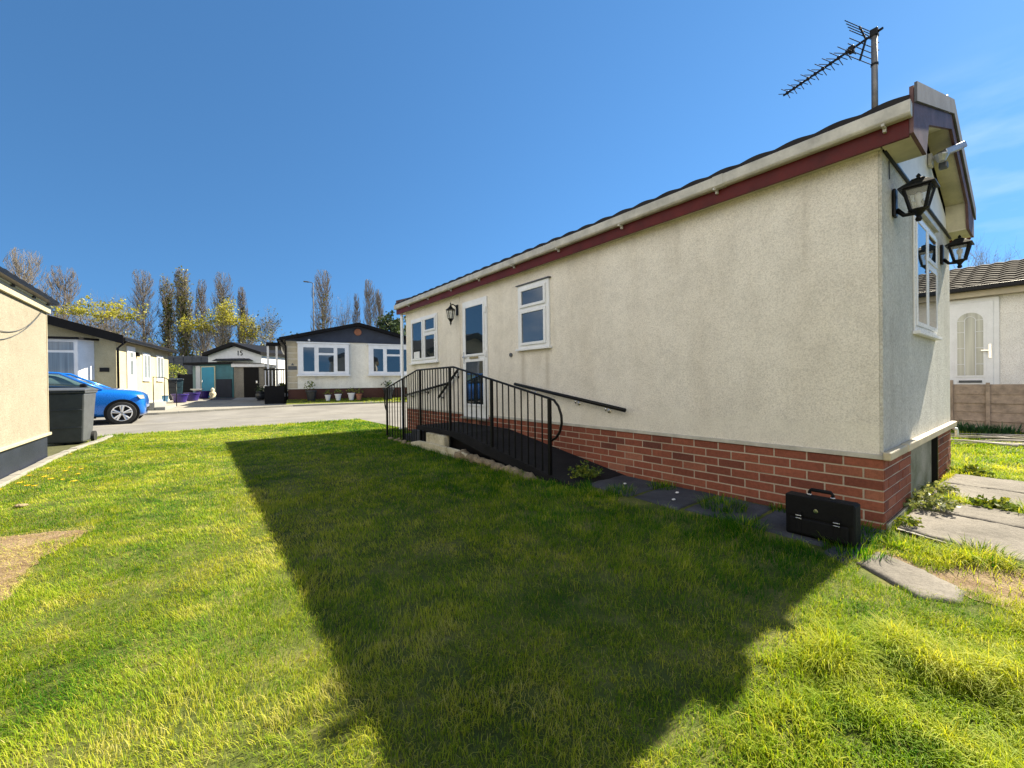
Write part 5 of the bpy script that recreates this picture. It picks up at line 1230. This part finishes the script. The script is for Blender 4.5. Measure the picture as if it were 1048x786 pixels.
def poplar(label, px, d, ytop, wpx, seed, bark='bark', ivy=0.0, lime=0.0, dens=1.0, group='bare poplars beyond the fence'):
    p = at(px, d); h = (395-ytop)/FPX*d+1.05-p.z; rad = wpx/2/FPX*d; r_ = random.Random(seed)
    t = thing('poplar_tree', label, 'tree', p, 0, group)
    tw = TW(); tr = MB(); leaf = []
    bx, by = r_.uniform(-.3, .3), r_.uniform(-.3, .3)
    def axis(f): return Vector((bx*f*f+.1*math.sin(5*f+seed), by*f*f, h*f))
    tr.tube([axis(i/8) for i in range(9)], [max(.012, .20*h/17*(1-i/8.2)) for i in range(9)], 7); tr.build('trunk', bark, t, smooth=True)
    nb_ = int(92*dens)
    def prof(f): return rad*(.50+.50*min(1, f/.30)) if f < .62 else rad*(.10+.90*math.sqrt(max(0, 1-((f-.62)/.40)**2)))
    for i in range(nb_):
        f = .05+.80*((i+r_.random())/nb_)**.9; a = axis(f); th_ = r_.uniform(0, 6.283)
        ln = min(h*.99-a.z, h*r_.uniform(.14, .30)*(1.05-.45*f)); ft = min(1, f+ln/h)
        out_ = prof(ft)*r_.uniform(.35, 1.0)
        dirx, diry = math.cos(th_), math.sin(th_); wob = lambda: Vector((r_.gauss(0, .07), r_.gauss(0, .07), 0))*rad
        P = [a, a+Vector((dirx*out_*.50, diry*out_*.50, ln*.25))+wob(), a+Vector((dirx*out_*.85, diry*out_*.85, ln*.60))+wob(), a+Vector((dirx*out_, diry*out_, ln))+wob()]
        r0 = .05*(1-.7*f)*h/17; tw.path(P, [r0, r0*.7, r0*.42, .010])
        for k in range(11):
            u = r_.uniform(.15, .999); s0 = P[int(u*3)].lerp(P[min(3, int(u*3)+1)], u*3-int(u*3))
            th2 = th_+r_.gauss(0, 1.3); l2 = r_.uniform(.45, 1.3)*h/17; o2 = l2*r_.uniform(.25, .75)
            e = s0+Vector((math.cos(th2)*o2, math.sin(th2)*o2, l2)); e.z = min(e.z, h*1.0)
            lim = prof(min(1, e.z/h))*1.08; rr = math.hypot(e.x, e.y)
            if rr > lim: e.x *= lim/rr; e.y *= lim/rr
            tw.path([s0, s0.lerp(e, .5)+Vector((math.cos(th2)*.05, math.sin(th2)*.05, 0)), e], [.019, .015, .008])
            if lime and r_.random() < lime: leaf += [s0.lerp(e, r_.random())+Vector((r_.gauss(0, .15), r_.gauss(0, .15), r_.gauss(0, .15))) for _ in range(4)]
    tw.build('crown', bark, t)
    if ivy:
        pts = []
        for i in range(int(2600*ivy)):
            f = r_.random()**1.1*.80; a = axis(f); th_ = r_.uniform(0, 6.283); rr = rad*r_.uniform(.1, .75)*(1-.5*f)
            pts.append(a+Vector((math.cos(th_)*rr, math.sin(th_)*rr, r_.uniform(-.3, .3))))
        leaves('ivy', pts, .14, 'leaf_ivy', t, r_, .5, .28)
    if leaf: leaves('foliage', leaf, .13, 'leaf_ivy', t, r_, .75, .2)
    return t
def spreading(label, px, d, ytop, wpx, seed, bark='bark_brown', lime=0, name='bare_tree', cat='tree', limez=(.55, 1.0), group='bare spreading trees beyond the fence', mat='leaf_lime', lsize=.11, levels=5):
    p = at(px, d); h = (395-ytop)/FPX*d+1.05-p.z; rad = wpx/2/FPX*d; r_ = random.Random(seed)
    t = thing(name, label, cat, p, 0, group); tw = TW(); tips = []; tr = MB()
    th0 = h*.26; tr.tube([(0, 0, -.1), (.05, .03, th0*.5), (0, .08, th0)], [.024*h, .018*h, .015*h], 7); tr.build('trunk', bark, t, smooth=True)
    def grow(a, d_, ln, r0, lev):
        k = 4; P = [a]; q_ = a; dd_ = d_.copy()
        for i in range(k):
            dd_ = (dd_+Vector((r_.gauss(0, .16), r_.gauss(0, .16), r_.gauss(.05, .12)))).normalized(); q_ = q_+dd_*ln/k; P.append(q_)
        tw.path(P, [r0*(1-.5*i/k) for i in range(k+1)])
        if lev == 0: tips.extend(P[2:]); return
        for j in range(r_.choice((3, 4))):
            s_ = P[r_.randrange(1, k+1)]; side = Vector((r_.gauss(0, 1), r_.gauss(0, 1), r_.gauss(.25, .6))).normalized()
            grow(s_, (dd_*.75+side*.75).normalized(), ln*r_.uniform(.58, .80), max(.009, r0*.5), lev-1)
    for i in range(6):
        th_ = 6.283*i/6+r_.uniform(-.3, .3); grow(Vector((0, .05, th0*r_.uniform(.75, 1))), Vector((math.cos(th_)*rad/h*1.15, math.sin(th_)*rad/h*1.15, .75)).normalized(), h*.26, .009*h, levels-1)
    zmx = max(v.z for v in tw.v); k = h/zmx
    xm = np.percentile([math.hypot(v.x, v.y) for v in tw.v], 97); kx = rad/xm
    for v in tw.v: v.z *= k; v.x *= kx; v.y *= kx
    tips = [Vector((q.x*kx, q.y*kx, q.z*k)) for q in tips]
    tw.build('crown', bark, t)
    if lime:
        pts = []
        cand = [q for q in tips if limez[0]*h < q.z < limez[1]*h]
        for i in range(int(lime)):
            q = r_.choice(cand); pts.append(q+Vector((r_.gauss(0, .16), r_.gauss(0, .16), r_.gauss(0, .13))))
        leaves('foliage', pts, lsize, mat, t, r_, .55, .28)
    return t
poplar('broad grey-brown bare poplar, tallest over the tan home roof', 30, 46, 254, 40, 1, 'bark_pale', dens=1.5)
poplar('brownish bare poplar just right of the tan home gutter', 66, 46, 272, 34, 2, 'bark_brown', dens=1.4)
spreading('wide tree with fresh yellow leaves over the yellow home roof', 98, 41, 304, 72, 3, 'bark_brown', 1700, 'leafing_tree', 'tree', (.80, 1.0), 'trees in young yellow leaf')
spreading('bare spreading tree with dark fine twigs left of the first lone poplar', 121, 55, 293, 46, 4, 'bark')
poplar('lone grey bare poplar behind the far end of the yellow home', 147, 54, 277, 26, 5, 'bark', dens=1.3)
poplar('narrow ivy-grown poplar left of the widest ivy-grown one', 172, 56, 283, 17, 6, 'bark_brown', ivy=.8, lime=.15)
poplar('wide ivy-grown poplar above the teal shed', 190, 55, 276, 22, 7, 'bark_brown', ivy=1.2, lime=.25, dens=1.3)
poplar('slim bare poplar rising from yellow leaves right of the ivy-grown pair', 209, 58, 287, 13, 8, 'bark')
poplar('full bare poplar standing above the highest yellow leaves', 230, 56, 280, 23, 9, 'bark', ivy=.35, dens=1.3)
poplar('thin ivy-clad poplar at the right end of the yellow leaves', 249, 58, 295, 11, 10, 'bark_brown', ivy=.5)
spreading('small yellow-leaved tree under the slim bare poplar', 207, 48, 317, 30, 11, 'bark', 900, 'leafing_tree', 'tree', (.72, 1.0), 'trees in young yellow leaf')
spreading('brightest yellow-leaved tree above the black-edged white gable', 231, 48, 307, 36, 12, 'bark', 1400, 'leafing_tree', 'tree', (.72, 1.0), 'trees in young yellow leaf')
spreading('yellow-leaved tree with drooping right side beside the thin poplar', 254, 49, 317, 28, 13, 'bark', 1000, 'leafing_tree', 'tree', (.60, 1.0), 'trees in young yellow leaf')
spreading('small rounded bare tree right of the yellow-leaved trees', 274, 48, 313, 36, 14, 'bark_pale', 300, limez=(.3, 1.0), mat='leaf_ivy')
poplar('tall bare poplar directly beside the street lamp', 331, 52, 279, 21, 15, 'bark_pale', dens=1.4, ivy=.12)
spreading('bare round tree between the lamp-side poplar and the thin ones', 352, 54, 300, 26, 16, 'bark')
poplar('thinnest bare poplar above the slate gable peak', 366, 56, 303, 9, 17, 'bark', dens=.7)
poplar('bare twin-topped poplar right of the slate gable peak', 380, 54, 289, 15, 18, 'bark_pale', dens=1.1)
poplar('shorter bare poplar nearest the cream home gutter', 389, 55, 299, 12, 19, 'bark_pale')
spreading('dark evergreen tree partly hidden by the cream home corner', 402, 44, 321, 34, 20, 'bark_brown', 5200, 'evergreen_tree', 'tree', (.15, 1.0), None, 'leaf_dark', .16, 4)
for i, (px, yt, wp) in enumerate(((62, 330, 60), (110, 326, 44), (140, 338, 40), (165, 345, 34), (222, 348, 40), (262, 345, 40), (290, 340, 40), (310, 338, 40))):
    spreading('low tangled bare scrub showing between the homes and the tall trees', px, 43, yt, wp, 60+i, 'bark_brown', 250, 'scrub_tree', 'tree', (.2, 1.0), 'scrub behind the boundary fence', 'leaf_ivy', .12, 4)
for i, (px, yt, wp, dd_) in enumerate(((985, 264, 60, 34), (1018, 261, 56, 38))):
    p_ = at(px, dd_)
    spreading(('bare tree top left of its twin over the brown tiled roof', 'bare tree top at the right edge over the brown tiled roof')[i], px, dd_, yt-12, wp, 80+i, 'bark_pale', 0, 'bare_tree', 'tree', group='bare trees beyond the tiled roof')


# ------------------------------------------------------------------ small plants and litter
def clump(name, label, cat, c, n, L0, L1, spread, mat, seed, wid=.006, bend=.7, tint=.5, group=None, kind=None):
    g = np.random.default_rng(seed); a = g.uniform(0, 6.283, n); r_ = spread*np.sqrt(g.random(n))
    x = r_*np.cos(a); y = r_*np.sin(a)
    V, q, tr, T = blades(x, y, np.full(n, -.004), g.uniform(L0, L1, n), np.full(n, wid)*g.uniform(.7, 1.3, n), a+g.normal(0, .6, n), np.clip(g.normal(bend, .25, n), .1, 1.12), np.clip(tint+g.normal(0, .18, n), 0, 1))
    o = np_mesh(name, V, [q, tr], T, mat); o.location = c; return tag(o, label, cat, group, kind)
def weed(label, c, n, r0, hgt, size, mat, seed, group='weeds around the paving'):
    r_ = random.Random(seed); t = thing('weed', label, 'weed', c, 0, group)
    st = MB(); pts = []
    for i in range(n):
        th_ = r_.uniform(0, 6.283); rr = r0*math.sqrt(r_.random()); z_ = hgt*r_.uniform(.25, 1)*(1-.5*rr/r0)
        e = Vector((math.cos(th_)*rr, math.sin(th_)*rr, z_)); st.tube([(e.x*.3, e.y*.3, -.005), e*.6+Vector((0, 0, .01)), e], [.0016, .0014, .001], 4)
        for k in range(7): pts.append(e*r_.uniform(.5, 1.0)+Vector((r_.gauss(0, .012), r_.gauss(0, .012), r_.gauss(0, .008))))
    st.build('stem', 'stalk', t); leaves('foliage', pts, size, mat, t, r_, .55, .25); return t
weed('pale-leaved weed sprawling over paving beside the brick end wall', (4.42, .58, .04), 60, .20, .17, .016, 'leaf_pale', 1)
weed('small green weed at the foot of the brick corner', (3.86, .60, .03), 22, .09, .08, .013, 'leaf_shrub', 2)
weed('low weed between green panel and paving at the end wall', (5.1, .60, .04), 34, .14, .12, .016, 'leaf_pale', 3)
weed('broad-leaved green weed in the gap between the two paved areas', (4.90, .28, .02), 40, .15, .12, .022, 'leaf_shrub', 4)
weed('low weed where far paving meets the right-hand grass', (6.45, .5, .01), 40, .20, .12, .02, 'leaf_shrub', 5)
weed('green weed growing at the lower end of the ramp by the last post', (3.25, 3.0, .02), 60, .20, .22, .018, 'leaf_shrub', 6)
for i, (x_, y_, n_, l_, s_) in enumerate(((3.36, 1.62, 420, .11, .18), (3.55, 2.28, 220, .08, .13), (3.45, .80, 420, .11, .20), (3.12, .72, 320, .10, .18), (3.02, 1.30, 260, .10, .14), (3.62, 1.30, 120, .07, .08), (3.1, 2.42, 200, .09, .14))):
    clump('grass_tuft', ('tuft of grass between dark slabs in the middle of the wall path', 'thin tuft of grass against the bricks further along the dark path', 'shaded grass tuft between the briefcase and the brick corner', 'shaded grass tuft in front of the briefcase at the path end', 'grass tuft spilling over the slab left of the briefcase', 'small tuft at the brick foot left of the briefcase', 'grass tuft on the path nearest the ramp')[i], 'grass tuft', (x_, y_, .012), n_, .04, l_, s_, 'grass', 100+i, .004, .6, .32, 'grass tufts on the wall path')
for i, (x_, y_, n_, l_, s_) in enumerate(((4.9, .45, 260, .12, .09), (4.88, .05, 420, .16, .14), (3.42, .55, 300, .10, .10), (3.50, .25, 380, .13, .13), (3.42, -.05, 300, .12, .12), (5.6, -.15, 500, .22, .18))):
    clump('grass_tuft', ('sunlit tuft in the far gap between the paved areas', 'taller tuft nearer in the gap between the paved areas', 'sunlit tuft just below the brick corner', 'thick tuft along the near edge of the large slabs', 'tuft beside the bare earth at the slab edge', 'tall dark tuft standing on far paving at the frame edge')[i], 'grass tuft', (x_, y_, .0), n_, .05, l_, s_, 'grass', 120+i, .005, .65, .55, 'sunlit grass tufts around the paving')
for i, (x_, y_) in enumerate(((11.0, 1.0), (10.9, .74), (10.95, .48), (11.0, -.1))):
    clump('strap_leaved_plant', 'clump of dark strap leaves along the foot of the lap-board fence', 'plant', (x_, y_, 0), 130, .14, .27, .16, 'leaf_blue', 140+i, .018, .45, .5, 'strap-leaved plants by the fence')
# pile of cut branches by the fence
t = thing('branch_pile', 'heap of cut dead branches on the grass by the lap-board fence', 'branches', (9.6, .30, 0))
r_ = random.Random(5)
for i in range(16):
    th_ = R(100)+r_.gauss(0, .35); L_ = r_.uniform(.8, 2.2); c_ = Vector((r_.uniform(-.5, .5), r_.uniform(-.9, .5), r_.uniform(.02, .11)))
    d_ = Vector((math.cos(th_), math.sin(th_), r_.uniform(-.06, .06))); P = [c_-d_*L_/2, c_+Vector((r_.gauss(0, .05), r_.gauss(0, .05), .03)), c_+d_*L_/2]
    for p_ in P: p_.z = max(.012, p_.z)
    MB().tube(P, [.016, .012, .005], 5).build('branch', 'deadwood', t, smooth=True)
# dandelions by the tan home
for i, (x_, y_) in enumerate(((-1.46, 6.52), (-1.46, 6.84), (-1.40, 7.23), (-1.21, 6.36), (-1.14, 6.45), (-1.00, 6.13), (-1.24, 7.36), (-1.08, 6.95), (-1.30, 6.60), (-1.36, 6.30), (-1.05, 6.62), (-1.44, 8.6), (-1.2, 6.9), (-1.5, 6.1), (-1.28, 6.15))):
    tt = thing('dandelion', 'yellow dandelion flower in the grass by the dark plinth', 'dandelion', (x_, y_, 0), i*1.3, 'dandelions by the dark plinth')
    hh = rnd.uniform(.05, .085); rr = rnd.uniform(.022, .036)
    MB().tube([(0, 0, -.002), (.004, 0, hh*.6), (0, 0, hh)], .0025, 5).build('stalk', 'stalk', tt)
    mb = MB()
    for k in range(26):
        a = k*2.4; r0 = rr*(.35+.65*((k % 13)/13)); mb.face([(0, 0, hh), (math.cos(a-.18)*r0, math.sin(a-.18)*r0, hh+.010), (math.cos(a)*r0*1.1, math.sin(a)*r0*1.1, hh+.008), (math.cos(a+.18)*r0, math.sin(a+.18)*r0, hh+.010)], .5)
    mb.build('petals', 'yellow', tt, recalc=False)
mb = MB(); rock(mb, (0, 0, .012), .028, 3, (1.6, 1, .6)); o = mb.build('stone', 'stone', None, smooth=True); o.location = (-1.22, 5.45, .012); tag(o, 'single dark stone lying in the lawn near the dandelions', 'stone')
for i, (x_, y_) in enumerate(((3.33, 2.55), (3.42, 2.05), (3.2, 1.95))):
    mb = MB(); rock(mb, (0, 0, .005), .014, 30+i, (1.5, 1, .5)); o = mb.build('pebble', 'white', None, smooth=True); o.location = (x_, y_, .03); tag(o, ('white pebble on the dark path nearest the ramp', 'white pebble on the dark path close to the bricks', 'white pebble at the grassy edge of the dark path')[i], 'pebble', 'pale pebbles on the dark path')
# shrubs across the road
def shrub(label, px, d, h_, r0, mat, seed, dz=0, tb=.55):
    r_ = random.Random(seed); q = at(px, d); t = thing('shrub', label, 'shrub', (q.x, q.y, q.z+.03+dz))
    st = MB(); pts = []
    for i in range(30):
        th_ = r_.uniform(0, 6.283); rr = r0*r_.uniform(.2, .9); e = Vector((math.cos(th_)*rr, math.sin(th_)*rr, h_*r_.uniform(.5, .95))); st.tube([(0, 0, -.02), e*.55, e], [.012, .008, .004], 4)
    for i in range(1500):
        v = Vector((r_.gauss(0, 1), r_.gauss(0, 1), r_.gauss(0, 1))).normalized()*r_.uniform(.45, 1.05)**.6
        pts.append((v.x*r0, v.y*r0, h_*.55+v.z*h_*.48))
    st.build('stem', 'bark_brown', t); leaves('foliage', pts, .045, mat, t, r_, tb, .28)
shrub('yellow-green shrub behind the bins by the grey fence', 178, 24.5, 1.9, .75, 'leaf_shrub', 1, 0, .8)
shrub('small clipped conifer beside the black decking', 288.5, 18.9, .85, .28, 'leaf_shrub', 2, 0, .45)
# ornaments by the deck
for i, (px, d, lab) in enumerate(((266.5, 20.2, 'dark rounded pot beside the grey shed door path'), (269.5, 20.6, 'dark pot nearest the black decking'))):
    q = at(px, d); tt = thing('plant_pot', lab, 'plant pot', (q.x, q.y, q.z+.035), 0, 'dark pots by the deck')
    MB().lathe([(.12, 0), (.2, .1), (.22, .25), (.16, .36), (.19, .38), (.19, .41), (.15, .41), (.14, .36)], (0, 0, 0), 16).build('pot', 'bin_black', tt, smooth=True)
    clump_pts = [(rnd.gauss(0, .1), rnd.gauss(0, .1), .42+abs(rnd.gauss(0, .09))) for _ in range(120)]; leaves('foliage', clump_pts, .035, 'leaf_dark', tt, random.Random(i), .5, .3)
q = at(272, 20.9); tt = thing('garden_ornament', 'white seated ornament at the corner of the black decking', 'garden ornament', (q.x, q.y, q.z+.035), 0, 'white ornaments on the gravel')
MB().lathe([(.13, 0), (.15, .08), (.11, .3), (.13, .42), (.07, .5), (.10, .58), (.06, .68), (.01, .7)], (0, 0, 0), 14).build('figure', 'white', tt, smooth=True)
q = at(292.5, 18.35); tt = thing('garden_ornament', 'black and white bollard ornament at the kerb before the cream home', 'garden ornament', (q.x, q.y, q.z+.035), 0, 'white ornaments on the gravel')
MB().lathe([(.08, 0), (.085, .25), (.06, .3)], (0, 0, 0), 12).build('base', 'black', tt); MB().lathe([(.07, .301), (.09, .36), (.06, .45), (.01, .47)], (0, 0, 0), 12).build('top', 'white', tt, smooth=True)

vx, vb = VERGE; q0 = [loc2(a, b_) for a, b_ in zip(vx, vb)]
V, q, tr, T = blades(np.array([p_[0] for p_ in q0]), np.array([p_[1] for p_ in q0]), np.array([vz(a, b_)-.01 for a, b_ in zip(vx, vb)]), rg.uniform(.03, .08, len(vx)), np.full(len(vx), .014), rg.uniform(0, 6.28, len(vx)), rg.uniform(.2, 1, len(vx)), np.clip(rg.normal(.62, .15, len(vx)), 0, 1))
o = np_mesh('verge_grass', V, [q, tr], T, 'grass'); tag(o, 'narrow strip of sunlit grass in front of the cream home across the road', 'grass', None, 'stuff')
